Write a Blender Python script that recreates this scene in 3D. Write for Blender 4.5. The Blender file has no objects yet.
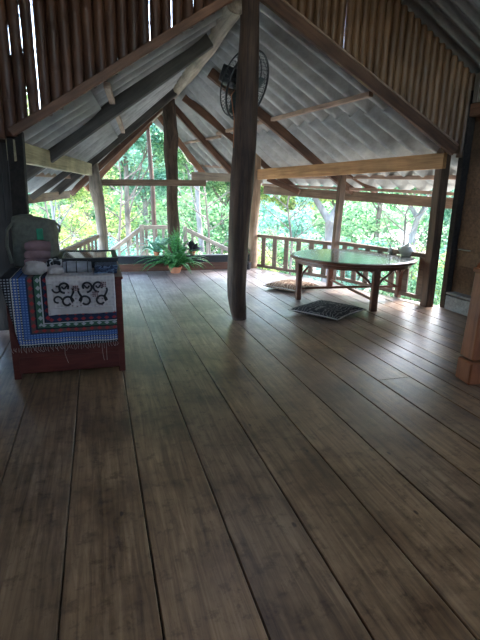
import bpy, math, random
from mathutils import Vector, Matrix, noise
C = bpy.context.scene.collection
SC = bpy.context.scene
V = Vector
PI = math.pi
R = math.radians

# ------------------------------------------------------------------ camera
EYE = V((0, 0, 1.55))
def make_camera(f=465.0, pitch=15.2, yaw=17.0, roll=1.2):
    p, y, r = R(pitch), R(yaw), R(roll)
    fw = V((math.sin(y)*math.cos(p), math.cos(y)*math.cos(p), -math.sin(p)))
    rt = V((math.cos(y), -math.sin(y), 0))
    up = rt.cross(fw)
    rt2 = rt*math.cos(r) + up*math.sin(r)
    up2 = up*math.cos(r) - rt*math.sin(r)
    cd = bpy.data.cameras.new('camera')
    cd.sensor_fit = 'VERTICAL'; cd.sensor_height = 36; cd.sensor_width = 27
    cd.lens = f/640*36; cd.clip_end = 300; cd.clip_start = .02
    c = bpy.data.objects.new('camera', cd); C.objects.link(c)
    m = Matrix((rt2, up2, -fw)).transposed().to_4x4()
    m.translation = EYE
    c.matrix_world = m
    SC.camera = c
make_camera()

# ------------------------------------------------------------------ world, sun, exposure
w = bpy.data.worlds.new('sky'); SC.world = w; w.use_nodes = True
nt = w.node_tree; nt.nodes.clear()
sky = nt.nodes.new('ShaderNodeTexSky'); sky.sky_type = 'NISHITA'; sky.sun_disc = False
sky.sun_elevation = R(42); sky.sun_rotation = R(60); sky.air_density = 1.0; sky.dust_density = 2.0
bg = nt.nodes.new('ShaderNodeBackground'); bg.inputs['Strength'].default_value = 1.15
wo = nt.nodes.new('ShaderNodeOutputWorld')
nt.links.new(sky.outputs[0], bg.inputs[0]); nt.links.new(bg.outputs[0], wo.inputs[0])
sd = bpy.data.lights.new('sun', 'SUN'); sd.energy = 2.6; sd.angle = R(1.0); sd.color = (1, .92, .86)
so = bpy.data.objects.new('sun', sd); C.objects.link(so)
SUN_TO = V((.85, .30, .66)).normalized()
so.rotation_euler = SUN_TO.to_track_quat('Z', 'Y').to_euler()
so.location = SUN_TO*30
vs = SC.view_settings
vs.view_transform = 'Standard'; vs.look = 'None'; vs.gamma = 1; vs.use_curve_mapping = False
vs.exposure = 1.75
SC.cycles.use_denoising = True
SC.cycles.max_bounces = 10; SC.cycles.diffuse_bounces = 6; SC.cycles.transmission_bounces = 6
SC.cycles.sample_clamp_indirect = 6.0

# ------------------------------------------------------------------ materials
def newmat(name):
    m = bpy.data.materials.new(name); m.use_nodes = True
    return m, m.node_tree, m.node_tree.nodes['Principled BSDF']
def N(nt, t, **k):
    n = nt.nodes.new(t)
    for a, b in k.items():
        if a.startswith('i_'):
            n.inputs[int(a[2:]) if a[2:].isdigit() else a[2:]].default_value = b
        else: setattr(n, a, b)
    return n
def ramp(nt, cols, pos=None):
    n = nt.nodes.new('ShaderNodeValToRGB'); e = n.color_ramp.elements
    pos = pos or [i/(len(cols)-1) for i in range(len(cols))]
    while len(e) < len(cols): e.new(.5)
    for i, (c, p) in enumerate(zip(cols, pos)):
        e[i].position = p; e[i].color = (*c, 1)
    return n
def s2l(c): return tuple((x/255/12.92 if x/255 <= .04045 else ((x/255+.055)/1.055)**2.4) for x in c)

def wood(name, c1, c2, rough=.6, stretch=(1.2, 14, 14), bump=.25, patch=.5, spec=.4, dirt=None):
    m, nt, b = newmat(name)
    tc = N(nt, 'ShaderNodeTexCoord'); mp = N(nt, 'ShaderNodeMapping'); mp.inputs['Scale'].default_value = stretch
    oi = N(nt, 'ShaderNodeObjectInfo')
    cv = N(nt, 'ShaderNodeVectorMath', operation='SCALE'); cv.inputs[0].default_value = (7, 3, 5)
    nt.links.new(oi.outputs['Random'], cv.inputs['Scale']); nt.links.new(cv.outputs[0], mp.inputs['Location'])
    nt.links.new(tc.outputs['Object'], mp.inputs['Vector'])
    n1 = N(nt, 'ShaderNodeTexNoise'); n1.inputs['Scale'].default_value = 1.6; n1.inputs['Detail'].default_value = 8; n1.inputs['Roughness'].default_value = .65
    n1.inputs['Distortion'].default_value = .6
    nt.links.new(mp.outputs[0], n1.inputs['Vector'])
    rp = ramp(nt, [c1, c2], [.32, .68]); nt.links.new(n1.outputs['Fac'], rp.inputs[0])
    n2 = N(nt, 'ShaderNodeTexNoise'); n2.inputs['Scale'].default_value = 2.3; n2.inputs['Detail'].default_value = 3
    nt.links.new(tc.outputs['Object'], n2.inputs['Vector'])
    mx = N(nt, 'ShaderNodeMix', data_type='RGBA', blend_type='MULTIPLY'); mx.inputs[0].default_value = patch
    r2 = ramp(nt, [(.35, .35, .35), (1.15, 1.1, 1.05)], [.35, .62]); nt.links.new(n2.outputs['Fac'], r2.inputs[0])
    nt.links.new(rp.outputs[0], mx.inputs[6]); nt.links.new(r2.outputs[0], mx.inputs[7])
    nt.links.new(mx.outputs[2], b.inputs['Base Color'])
    bp = N(nt, 'ShaderNodeBump'); bp.inputs['Strength'].default_value = bump; bp.inputs['Distance'].default_value = .02
    nt.links.new(n1.outputs['Fac'], bp.inputs['Height']); nt.links.new(bp.outputs[0], b.inputs['Normal'])
    b.inputs['Roughness'].default_value = rough; b.inputs['Specular IOR Level'].default_value = spec
    return m
def plain(name, col, rough=.6, metal=0, var=.25, scale=8, bump=.1, spec=.5):
    m, nt, b = newmat(name)
    tc = N(nt, 'ShaderNodeTexCoord'); n = N(nt, 'ShaderNodeTexNoise'); n.inputs['Scale'].default_value = scale; n.inputs['Detail'].default_value = 5
    nt.links.new(tc.outputs['Object'], n.inputs['Vector'])
    lo = tuple(c*(1-var) for c in col); hi = tuple(min(1, c*(1+var)) for c in col)
    rp = ramp(nt, [lo, hi], [.3, .7]); nt.links.new(n.outputs['Fac'], rp.inputs[0]); nt.links.new(rp.outputs[0], b.inputs['Base Color'])
    bp = N(nt, 'ShaderNodeBump'); bp.inputs['Strength'].default_value = bump; bp.inputs['Distance'].default_value = .01
    nt.links.new(n.outputs['Fac'], bp.inputs['Height']); nt.links.new(bp.outputs[0], b.inputs['Normal'])
    b.inputs['Roughness'].default_value = rough; b.inputs['Metallic'].default_value = metal
    b.inputs['Specular IOR Level'].default_value = spec
    return m
def leafmat(name, cols, trans=.5, rough=.5):
    m, nt, b = newmat(name)
    g = N(nt, 'ShaderNodeNewGeometry'); rp = ramp(nt, cols)
    nt.links.new(g.outputs['Random Per Island'], rp.inputs[0])
    nt.links.new(rp.outputs[0], b.inputs['Base Color']); b.inputs['Roughness'].default_value = rough
    tr = N(nt, 'ShaderNodeBsdfTranslucent'); nt.links.new(rp.outputs[0], tr.inputs['Color'])
    ms = N(nt, 'ShaderNodeMixShader'); ms.inputs[0].default_value = trans
    nt.links.new(b.outputs[0], ms.inputs[1]); nt.links.new(tr.outputs[0], ms.inputs[2])
    nt.links.new(ms.outputs[0], nt.nodes['Material Output'].inputs['Surface'])
    return m

M = {}
M['log_dark'] = wood('dark_log_wood', (.03, .017, .011), (.11, .065, .042), .7, (1.0, 16, 16), .6)
M['bark'] = wood('rough_bark', (.02, .013, .009), (.105, .068, .045), .9, (2.0, 9, 9), 1.0)
M['grey_post'] = wood('weathered_post', (.10, .085, .065), (.27, .23, .18), .8, (1.0, 14, 14), .4)
M['tan_post'] = wood('tan_post', (.16, .10, .06), (.34, .23, .15), .7, (1.0, 12, 12), .3)
M['brown_post'] = wood('brown_square_post', (.05, .03, .018), (.15, .09, .055), .7, (1.0, 14, 14), .3)
M['new_beam'] = wood('orange_beam_wood', (.27, .13, .045), (.52, .28, .11), .6, (.8, 14, 14), .2, .4)
M['pale_beam'] = wood('yellow_grey_beam', (.24, .20, .11), (.46, .40, .25), .7, (.8, 14, 14), .3, .6)
M['rafter_brown'] = wood('brown_rafter', (.06, .028, .016), (.15, .075, .042), .7)
M['rafter_grey'] = wood('grey_rafter', (.045, .04, .035), (.10, .09, .075), .8)
M['rafter_red'] = wood('reddish_rafter', (.14, .065, .035), (.28, .14, .08), .65)
M['purlin'] = wood('pale_purlin', (.25, .16, .11), (.45, .32, .24), .65)
M['ridge'] = wood('pale_ridge_log', (.20, .16, .12), (.42, .35, .27), .7, (1, 14, 14), .5)
M['fascia'] = wood('fascia_wood', (.10, .065, .04), (.22, .15, .10), .7)
M['rail'] = wood('railing_wood', (.08, .052, .035), (.17, .115, .08), .7)
M['railgrey'] = wood('grey_outdoor_railing', (.16, .14, .115), (.30, .26, .22), .7)
M['sill'] = wood('dark_sill', (.01, .012, .015), (.025, .028, .032), .5)
M['kick'] = wood('reddish_kickboard', (.075, .03, .018), (.16, .07, .042), .6)
M['table'] = wood('red_brown_table_wood', (.07, .024, .012), (.17, .06, .03), .35, (2, 12, 12), .1, .4, .5)
M['cabinet'] = wood('red_cabinet_wood', (.07, .013, .009), (.14, .032, .02), .45, (1.5, 12, 12), .12, .4)
M['newel'] = wood('orange_varnished_wood', (.22, .065, .022), (.42, .135, .05), .45, (12, 12, 1.5), .1, .4)
M['wallwood'] = wood('dark_wall_boards', (.075, .040, .020), (.17, .10, .052), .75, (1, 14, 14), .3)
M['darkwall'] = wood('blackened_boards', (.012, .010, .009), (.035, .028, .022), .85, (14, 14, 1), .3)
M['greyplank'] = wood('grey_ledge_plank', (.16, .15, .14), (.30, .29, .27), .6)
M['bamboo_l'] = wood('smoked_bamboo', (.055, .023, .013), (.16, .070, .038), .5, (8, 8, .8), .1, .6)
M['bamboo_r'] = wood('brown_bamboo', (.10, .050, .023), (.23, .125, .060), .45, (8, 8, .8), .1, .5)
M['black'] = plain('black_plastic', (.015, .016, .018), .45, 0, .2)
M['wire'] = plain('dark_wire', (.03, .035, .04), .4, .6, .2)
M['blade'] = plain('dark_teal_blade', (.05, .085, .085), .3, .1, .2)
M['cable'] = plain('orange_cable', (.35, .13, .05), .5)
M['terra'] = plain('terracotta', (.42, .17, .09), .8)
M['soil'] = plain('dark_soil', (.03, .02, .015), .95, 0, .4, 40, .6)
M['ceramic'] = plain('grey_green_ceramic', (.28, .29, .25), .3, 0, .12, 6)
M['glaze'] = plain('dark_lacquer', (.02, .02, .022), .25)
M['white_cloth'] = plain('cream_cloth', (.42, .37, .33), .9, 0, .12, 14, .5)
M['pink_cloth'] = plain('dusty_pink_cloth', (.22, .13, .13), .9, 0, .25, 12, .5)
M['bagcloth'] = plain('grey_green_sacking', (.11, .11, .085), .9, 0, .2, 30, .5)
M['greenpatch'] = plain('green_print', (.02, .22, .12), .8)
M['grey_roll'] = plain('grey_striped_roll', (.28, .28, .29), .9, 0, .25, 20, .4)
M['ground'] = plain('leafy_ground', (.36, .34, .28), .9, 0, .5, 1.5, .5)
M['trunk'] = wood('pale_grey_tree_bark', (.15, .14, .135), (.34, .32, .31), .9, (3, 3, 1), .5)
M['trunk_b'] = wood('brown_tree_bark', (.10, .08, .06), (.26, .21, .17), .9, (3, 3, 1), .5)
M['leaf_a'] = leafmat('yellow_green_leaves', [s2l((85, 125, 65)), s2l((170, 190, 110)), s2l((228, 226, 155)), s2l((110, 150, 95))], .55)
M['leaf_b'] = leafmat('mid_green_leaves', [s2l((55, 100, 62)), s2l((115, 160, 110)), s2l((180, 208, 155)), s2l((80, 130, 88))], .5)
M['leaf_c'] = leafmat('blue_green_leaves', [s2l((70, 125, 105)), s2l((125, 182, 155)), s2l((190, 220, 202)), s2l((95, 152, 130))], .5)  # tree leaf colours are paled in place of outdoor haze
M['fern'] = leafmat('fern_green', [s2l((25, 72, 38)), s2l((55, 120, 58)), s2l((90, 155, 85)), s2l((70, 125, 95))], .4)
M['fern_l'] = leafmat('light_fern_green', [s2l((120, 170, 60)), s2l((170, 210, 80)), s2l((90, 160, 60))], .5)
M['purple_leaf'] = leafmat('dark_purple_leaves', [s2l((45, 40, 50)), s2l((70, 60, 75)), s2l((50, 65, 50))], .2)

def roofmat(name, c1, c2):
    m, nt, b = newmat(name)
    tc = N(nt, 'ShaderNodeTexCoord')
    n = N(nt, 'ShaderNodeTexNoise'); n.inputs['Scale'].default_value = 3; n.inputs['Detail'].default_value = 8; n.inputs['Roughness'].default_value = .7
    nt.links.new(tc.outputs['Object'], n.inputs['Vector'])
    rp = ramp(nt, [c1, c2], [.3, .7]); nt.links.new(n.outputs['Fac'], rp.inputs[0])
    nt.links.new(rp.outputs[0], b.inputs['Base Color'])
    b.inputs['Roughness'].default_value = .75
    return m
M['roof'] = roofmat('corrugated_cement_sheet', (.23, .235, .22), (.46, .465, .44))
M['roof_hi'] = roofmat('old_corrugated_sheet', (.16, .17, .17), (.30, .31, .30))

def floormat():
    m, nt, b = newmat('worn_floor_planks')
    tc = N(nt, 'ShaderNodeTexCoord'); at = N(nt, 'ShaderNodeAttribute'); at.attribute_name = 'plank'
    off = N(nt, 'ShaderNodeVectorMath', operation='SCALE'); off.inputs[0].default_value = (13, 7, 0)
    nt.links.new(at.outputs['Fac'], off.inputs['Scale'])
    ad = N(nt, 'ShaderNodeVectorMath', operation='ADD')
    nt.links.new(tc.outputs['Object'], ad.inputs[0]); nt.links.new(off.outputs[0], ad.inputs[1])
    mp = N(nt, 'ShaderNodeMapping'); mp.inputs['Scale'].default_value = (14, .8, 1); nt.links.new(ad.outputs[0], mp.inputs[0])
    g = N(nt, 'ShaderNodeTexNoise'); g.inputs['Scale'].default_value = 2; g.inputs['Detail'].default_value = 9; g.inputs['Roughness'].default_value = .68; g.inputs['Distortion'].default_value = .5
    nt.links.new(mp.outputs[0], g.inputs['Vector'])
    rp = ramp(nt, [s2l((100, 76, 54)), s2l((150, 120, 88)), s2l((186, 156, 120))], [.3, .5, .74]); nt.links.new(g.outputs['Fac'], rp.inputs[0])
    # tone of each plank
    tone = ramp(nt, [(.66, .62, .60), (1.0, .98, .95), (1.12, 1.05, .93), (.80, .74, .70)]); nt.links.new(at.outputs['Fac'], tone.inputs[0])
    mx = N(nt, 'ShaderNodeMix', data_type='RGBA', blend_type='MULTIPLY'); mx.inputs[0].default_value = .9
    nt.links.new(rp.outputs[0], mx.inputs[6]); nt.links.new(tone.outputs[0], mx.inputs[7])
    # cool skylight sheen painted into the plank colour towards the far edge
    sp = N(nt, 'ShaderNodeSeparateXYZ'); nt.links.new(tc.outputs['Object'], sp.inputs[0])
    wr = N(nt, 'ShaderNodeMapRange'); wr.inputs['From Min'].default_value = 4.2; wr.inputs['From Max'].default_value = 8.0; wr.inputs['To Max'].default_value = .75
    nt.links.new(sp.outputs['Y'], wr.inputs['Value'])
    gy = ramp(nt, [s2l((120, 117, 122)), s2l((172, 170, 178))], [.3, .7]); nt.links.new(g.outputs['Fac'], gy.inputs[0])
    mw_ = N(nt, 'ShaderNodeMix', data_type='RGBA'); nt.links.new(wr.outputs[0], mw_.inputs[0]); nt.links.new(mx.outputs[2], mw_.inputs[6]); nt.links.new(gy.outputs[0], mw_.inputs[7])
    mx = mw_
    # worn stains
    s = N(nt, 'ShaderNodeTexNoise'); s.inputs['Scale'].default_value = 1.9; s.inputs['Detail'].default_value = 6; s.inputs['Roughness'].default_value = .6
    nt.links.new(ad.outputs[0], s.inputs['Vector'])
    sr = ramp(nt, [(.42, .38, .34), (1, 1, 1)], [.38, .58]); nt.links.new(s.outputs['Fac'], sr.inputs[0])
    m2 = N(nt, 'ShaderNodeMix', data_type='RGBA', blend_type='MULTIPLY'); m2.inputs[0].default_value = .85
    nt.links.new(mx.outputs[2], m2.inputs[6]); nt.links.new(sr.outputs[0], m2.inputs[7])
    fk = N(nt, 'ShaderNodeTexNoise'); fk.inputs['Scale'].default_value = 11; fk.inputs['Detail'].default_value = 7; fk.inputs['Roughness'].default_value = .7
    nt.links.new(ad.outputs[0], fk.inputs['Vector'])
    fr = ramp(nt, [(.45, .40, .36), (1, 1, 1), (1.15, 1.13, 1.1)], [.36, .47, .7]); nt.links.new(fk.outputs['Fac'], fr.inputs[0])
    m4 = N(nt, 'ShaderNodeMix', data_type='RGBA', blend_type='MULTIPLY'); m4.inputs[0].default_value = .7
    nt.links.new(m2.outputs[2], m4.inputs[6]); nt.links.new(fr.outputs[0], m4.inputs[7]); m2 = m4
    # knots
    vo = N(nt, 'ShaderNodeTexVoronoi'); vo.inputs['Scale'].default_value = 3.4
    mp2 = N(nt, 'ShaderNodeMapping'); mp2.inputs['Scale'].default_value = (1.5, .8, 1); nt.links.new(ad.outputs[0], mp2.inputs[0]); nt.links.new(mp2.outputs[0], vo.inputs['Vector'])
    kr = ramp(nt, [(.18, .15, .12), (1, 1, 1)], [.035, .06]); nt.links.new(vo.outputs['Distance'], kr.inputs[0])
    m3 = N(nt, 'ShaderNodeMix', data_type='RGBA', blend_type='MULTIPLY'); m3.inputs[0].default_value = .8
    nt.links.new(m2.outputs[2], m3.inputs[6]); nt.links.new(kr.outputs[0], m3.inputs[7])
    nt.links.new(m3.outputs[2], b.inputs['Base Color'])
    rr = N(nt, 'ShaderNodeMapRange'); rr.inputs['To Min'].default_value = .24; rr.inputs['To Max'].default_value = .46
    nt.links.new(s.outputs['Fac'], rr.inputs['Value']); nt.links.new(rr.outputs[0], b.inputs['Roughness'])
    b.inputs['Specular IOR Level'].default_value = .75
    bp = N(nt, 'ShaderNodeBump'); bp.inputs['Strength'].default_value = .12; bp.inputs['Distance'].default_value = .01
    nt.links.new(g.outputs['Fac'], bp.inputs['Height']); nt.links.new(bp.outputs[0], b.inputs['Normal'])
    return m
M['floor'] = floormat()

# ------------------------------------------------------------------ object helpers
MAT = {}
def link(name, me, mat=None, parent=None, mw=None):
    o = bpy.data.objects.new(name, me); C.objects.link(o)
    if mat: me.materials.append(M[mat] if isinstance(mat, str) else mat)
    mw = mw or Matrix()
    if parent:
        o.parent = parent; o.matrix_local = MAT[parent.name].inverted() @ mw
    else: o.matrix_world = mw
    MAT[o.name] = mw
    return o
def mesh(name, vs_, fs, smooth=False):
    me = bpy.data.meshes.new(name); me.from_pydata([tuple(v) for v in vs_], [], fs); me.update()
    if smooth:
        for p in me.polygons: p.use_smooth = True
    return me
def tag(o, label, cat, group=None, kind=None):
    o['label'] = label; o['category'] = cat
    if group: o['group'] = group
    if kind: o['kind'] = kind
    return o
def struct(o, label=None):
    o['kind'] = 'structure'
    if label: o['label'] = label
    return o
def empty(name, loc, label, cat, group=None, rz=0):
    o = bpy.data.objects.new(name, None); C.objects.link(o)
    m = Matrix.Translation(V(loc)) @ Matrix.Rotation(rz, 4, 'Z'); o.matrix_world = m; MAT[o.name] = m
    o.empty_display_size = .1
    return tag(o, label, cat, group)
def frame(p0, p1, up=V((0, 0, 1))):
    p0, p1 = V(p0), V(p1); x = (p1-p0).normalized()
    if abs(x.dot(up)) > .98: up = V((0, 1, 0))
    y = up.cross(x).normalized(); z = x.cross(y)
    m = Matrix((x, y, z)).transposed().to_4x4(); m.translation = p0
    return m, (p1-p0).length
class MB:
    def __init__(s): s.v = []; s.f = []
    def add(s, vs_, fs):
        n = len(s.v); s.v += [V(v) for v in vs_]; s.f += [tuple(i+n for i in f) for f in fs]
    def box(s, c, d, rot=None, bev=0):
        c = V(c); hx, hy, hz = d[0]/2, d[1]/2, d[2]/2
        b = min(bev, hx*.6, hy*.6, hz*.6)
        if b <= 0:
            vs_ = [V((x, y, z)) for x in (-hx, hx) for y in (-hy, hy) for z in (-hz, hz)]
            fs = [(0, 1, 3, 2), (4, 6, 7, 5), (0, 4, 5, 1), (2, 3, 7, 6), (0, 2, 6, 4), (1, 5, 7, 3)]
        else:
            vs_ = []; idx = {}
            for i, x in enumerate((-1, 1)):
                for j, y in enumerate((-1, 1)):
                    for k, z in enumerate((-1, 1)):
                        for a in range(3):
                            p = [x*(hx-b), y*(hy-b), z*(hz-b)]; h = (hx, hy, hz); p[a] = (x, y, z)[a]*h[a]
                            idx[(i, j, k, a)] = len(vs_); vs_.append(V(p))
            fs = []
            for a in range(3):
                o1, o2 = [q for q in range(3) if q != a]
                for sgn in (0, 1):
                    q = []
                    for (u, v_) in ((0, 0), (1, 0), (1, 1), (0, 1)):
                        key = [0, 0, 0]; key[a] = sgn; key[o1] = u; key[o2] = v_; q.append(idx[(*key, a)])
                    fs.append(tuple(q))
            for a in range(3):
                o1, o2 = [q for q in range(3) if q != a]
                for u in (0, 1):
                    for v_ in (0, 1):
                        k0 = [0, 0, 0]; k0[o1] = u; k0[o2] = v_; k1 = list(k0); k1[a] = 1
                        fs.append((idx[(*k0, o1)], idx[(*k1, o1)], idx[(*k1, o2)], idx[(*k0, o2)]))
            for i in (0, 1):
                for j in (0, 1):
                    for k in (0, 1): fs.append(tuple(idx[(i, j, k, a)] for a in range(3)))
        if rot is not None: vs_ = [rot @ v for v in vs_]
        s.add([v+c for v in vs_], fs)
    def tube(s, pts, rad, n=8, cap=True, jit=0, seed=0, close=False):
        pts = [V(p) for p in pts]; m = len(pts); rs = rad if isinstance(rad, (list, tuple)) else [rad]*m
        base = len(s.v); up = None
        for i, p in enumerate(pts):
            if close: t = (pts[(i+1) % m]-pts[i-1]).normalized()
            else: t = (pts[min(i+1, m-1)]-pts[max(i-1, 0)]).normalized()
            if up is None:
                up = V((0, 0, 1)) if abs(t.z) < .9 else V((0, 1, 0))
            a = t.cross(up).normalized(); b = a.cross(t).normalized(); up = b
            for k in range(n):
                an = 2*PI*k/n; q = a*math.cos(an)+b*math.sin(an)
                r = rs[i]
                if jit: r *= 1+jit*noise.noise(V((math.cos(an)*1.3+seed, math.sin(an)*1.3, i*.35)))*2
                s.v.append(p+q*r)
        for i in range(m if close else m-1):
            for k in range(n):
                i2 = (i+1) % m
                s.f.append((base+i*n+k, base+i*n+(k+1) % n, base+i2*n+(k+1) % n, base+i2*n+k))
        if cap and not close:
            s.f.append(tuple(base+k for k in range(n))); s.f.append(tuple(base+(m-1)*n+k for k in reversed(range(n))))
    def lathe(s, prof, c=(0, 0, 0), n=24, sx=1, sy=1):
        base = len(s.v); c = V(c)
        for r, z in prof:
            for k in range(n): s.v.append(c+V((r*sx*math.cos(2*PI*k/n), r*sy*math.sin(2*PI*k/n), z)))
        for i in range(len(prof)-1):
            for k in range(n): s.f.append((base+i*n+k, base+i*n+(k+1) % n, base+(i+1)*n+(k+1) % n, base+(i+1)*n+k))
        s.f.append(tuple(base+k for k in reversed(range(n)))); s.f.append(tuple(base+(len(prof)-1)*n+k for k in range(n)))
    def obj(s, name, mat, parent=None, mw=None, smooth=False):
        me = mesh(name, s.v, s.f, smooth)
        return link(name, me, mat, parent, mw)
def beam(name, p0, p1, wd, ht, mat, parent=None, bev=.006, up=V((0, 0, 1)), wob=.004):
    """a sawn timber from p0 to p1 (axis through the middle), slightly uneven"""
    m, L = frame(p0, p1, up); b = MB(); n = max(2, int(L/.35)); sd_ = random.random()*50
    ring = [(-wd/2+bev, -ht/2), (wd/2-bev, -ht/2), (wd/2, -ht/2+bev), (wd/2, ht/2-bev), (wd/2-bev, ht/2), (-wd/2+bev, ht/2), (-wd/2, ht/2-bev), (-wd/2, -ht/2+bev)]
    vs_ = []
    for i in range(n+1):
        x = L*i/n; dy = noise.noise(V((x*.8, sd_, 0)))*wob*2; dz = noise.noise(V((x*.8, sd_, 9)))*wob*2
        vs_ += [(x, y+dy, z+dz) for y, z in ring]
    fs = [(i*8+k, (i+1)*8+k, (i+1)*8+(k+1) % 8, i*8+(k+1) % 8) for i in range(n) for k in range(8)]
    fs += [tuple(range(8)), tuple(n*8+k for k in reversed(range(8)))]
    b.add(vs_, fs)
    return b.obj(name, mat, parent, m)
def log(name, pts, rad, mat, parent=None, jit=.12, n=14, seed=0, sub=4):
    """a crooked log through the given points"""
    pts = [V(p) for p in pts]
    if not isinstance(rad, (list, tuple)): rad = [rad]*len(pts)
    P, Q = [], []
    for i in range(len(pts)-1):
        p0, p1, p2, p3 = pts[max(i-1, 0)], pts[i], pts[i+1], pts[min(i+2, len(pts)-1)]
        for k in range(sub):
            t = k/sub
            P.append(.5*((2*p1)+(p2-p0)*t+(2*p0-5*p1+4*p2-p3)*t*t+(3*p1-p0-3*p2+p3)*t**3)); Q.append(rad[i]*(1-t)+rad[i+1]*t)
    P.append(pts[-1]); Q.append(rad[-1])
    m, L = frame(pts[0], pts[-1]); inv = m.inverted()
    b = MB(); b.tube([inv @ p for p in P], Q, n, True, jit, seed)
    return b.obj(name, mat, parent, m, True)
def lerp(a, b, t): return V(a)*(1-t)+V(b)*t

# ================================================================== STRUCTURE
random.seed(4)
YB = 5.6
def xl(Y): return -1.18 if Y < YB-.02 else -.78+(Y-YB)*(.06+.78)/(9.5-YB)
def xr(Y): return 4.82 if Y < YB-.02 else 4.72+(Y-YB)*(3.32-4.72)/(9.5-YB)
# plank floor
def build_floor():
    vs_, fs, val = [], [], []
    x = -.22-.365*3+.0
    edges = [x]
    while x < 4.9:
        wdt = .365 if x < 1.9 else random.choice((.24, .3, .33, .2))
        x += wdt; edges.append(x)
    for i in range(len(edges)-1):
        a, b = edges[i]+.0035, edges[i+1]-.0035
        a = max(a, -1.18); b = min(b, 4.82)
        if b <= a: continue
        def farY(X):
            if X < .06: return YB+(X+.78)*(9.5-YB)/.84 if X > -.78 else YB
            if X > 3.32: return YB+(4.72-X)*(9.5-YB)/1.4 if X < 4.72 else YB
            return 9.5
        ya, yb = farY(a), farY(b)
        tone = random.random()*.6+.2
        if a > 2.3: tone = random.choice((.05, .1, .85, .95, .4, .55))
        ys = [-2.6]
        if a > 2.0 and random.random() < .6: ys.append(random.uniform(3, 6))
        for s_ in range(len(ys)):
            y0 = ys[s_]+.002
            top = random.uniform(-.0015, .0015)
            e0, e1 = (ya, yb) if s_ == len(ys)-1 else (ys[s_+1]-.002, ys[s_+1]-.002)
            n = 24; base = len(vs_)
            for j in range(n+1):
                t = j/n; wv = .002*noise.noise(V((i*3.1, j*.4, 0)))
                YA, YBb = y0+(e0-y0)*t, y0+(e1-y0)*t
                for (X, Y, z) in ((a+wv, YA, -.035), (a+wv, YA, top-.003), (a+.004+wv, YA, top), (b-.004+wv, YBb, top), (b+wv, YBb, top-.003), (b+wv, YBb, -.035)):
                    vs_.append((X, Y, z))
            for j in range(n):
                for k in range(6):
                    fs.append((base+j*6+k, base+j*6+(k+1) % 6, base+(j+1)*6+(k+1) % 6, base+(j+1)*6+k)); val.append(tone+s_*.3)
            fs.append(tuple(base+k for k in reversed(range(6)))); val.append(tone)
            fs.append(tuple(base+n*6+k for k in range(6))); val.append(tone)
    me = mesh('floor', vs_, fs)
    at = me.attributes.new('plank', 'FLOAT', 'FACE')
    for i, v in enumerate(val): at.data[i].value = v % 1
    me.update()
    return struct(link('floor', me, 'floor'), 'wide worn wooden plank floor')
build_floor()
b = MB()
b.add([(-1.2, -2.6, -.06), (4.85, -2.6, -.06), (4.85, 5.6, -.06), (3.35, 9.5, -.06), (.05, 9.5, -.06), (-.8, 5.6, -.06), (-1.2, 5.6, -.06),
       (-1.2, -2.6, -.2), (4.85, -2.6, -.2), (4.85, 5.6, -.2), (3.35, 9.5, -.2), (.05, 9.5, -.2), (-.8, 5.6, -.2), (-1.2, 5.6, -.2)],
      [(0, 1, 2, 3, 4, 5, 6), tuple(range(13, 6, -1))]+[(i, (i+1) % 7, 7+(i+1) % 7, 7+i) for i in range(7)])
struct(b.obj('floor', 'darkwall'), 'dark joist layer under the planks')

# roof surfaces
RN, RF, RT = V((1.75, 5.56, 3.70)), V((1.62, 9.8, 3.56)), V((1.38, 12.9, 3.34))
ER3, ER2, ER1 = V((5.60, 5.56, 1.64)), V((3.72, 10.4, 1.76)), V((2.55, 11.3, 1.98))
EL3, EL2, EL1 = V((-1.75, 5.56, 1.45)), V((-.62, 10.4, 1.55)), V((-.15, 11.3, 1.72))
def corr(name, A, B, Cc, D, mat, rows=2, pitch=.31, amp=.062, label=None, up=1):
    """corrugated sheets: ridge side A-B, eave side D-Cc; the waves run from ridge to eave"""
    L = ((B-A).length+(Cc-D).length)/2; nw = max(3, round(L/pitch)); nu = nw*12
    vs_, fs = [], []
    for r in range(rows):
        v0, v1 = r/rows, min(1, (r+1)/rows+.02)
        base = len(vs_); nv = 4
        for j in range(nv+1):
            v = v0+(v1-v0)*j/nv
            for i in range(nu+1):
                u = i/nu; P = lerp(lerp(A, B, u), lerp(D, Cc, u), v)
                nrm = (B-A).cross(D-A).normalized()
                if nrm.z < 0: nrm = -nrm
                off = amp*math.cos(2*PI*u*nw)+(.02*(rows-1-r))
                off += .008*noise.noise(V((u*9, v*4, r*5)))
                vs_.append(P+nrm*off)
        for j in range(nv):
            for i in range(nu):
                a = base+j*(nu+1)+i; fs.append((a, a+1, a+nu+2, a+nu+1))
    me = mesh(name, vs_, fs, True); o = struct(link(name, me, mat), label)
    md = o.modifiers.new('t', 'SOLIDIFY'); md.thickness = .007
    return o
corr('ceiling', RN, RF, ER2, ER3, 'roof', 2, label='corrugated roof slope on the right')
corr('ceiling', RF, RT, ER1, ER2, 'roof', 2, label='corrugated roof overhang, right of the ridge')
corr('ceiling', RN, RF, EL2, EL3, 'roof', 2, label='corrugated roof slope on the left')
corr('ceiling', RF, RT, EL1, EL2, 'roof', 2, label='corrugated roof overhang, left of the ridge')
# ridge cap so that no light falls through
b = MB()
for P, Q in ((RN, RF), (RF, RT)):
    s_ = V((.3, 0, -.15)); t_ = V((-.3, 0, -.17)); u_ = V((0, 0, .07))
    b.add([P+u_, P+s_+u_, Q+s_+u_, Q+u_, P+t_+u_, Q+t_+u_], [(0, 1, 2, 3), (0, 3, 5, 4)])
o = struct(b.obj('ceiling', 'roof'), 'ridge capping'); md = o.modifiers.new('t', 'SOLIDIFY'); md.thickness = .02

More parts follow.
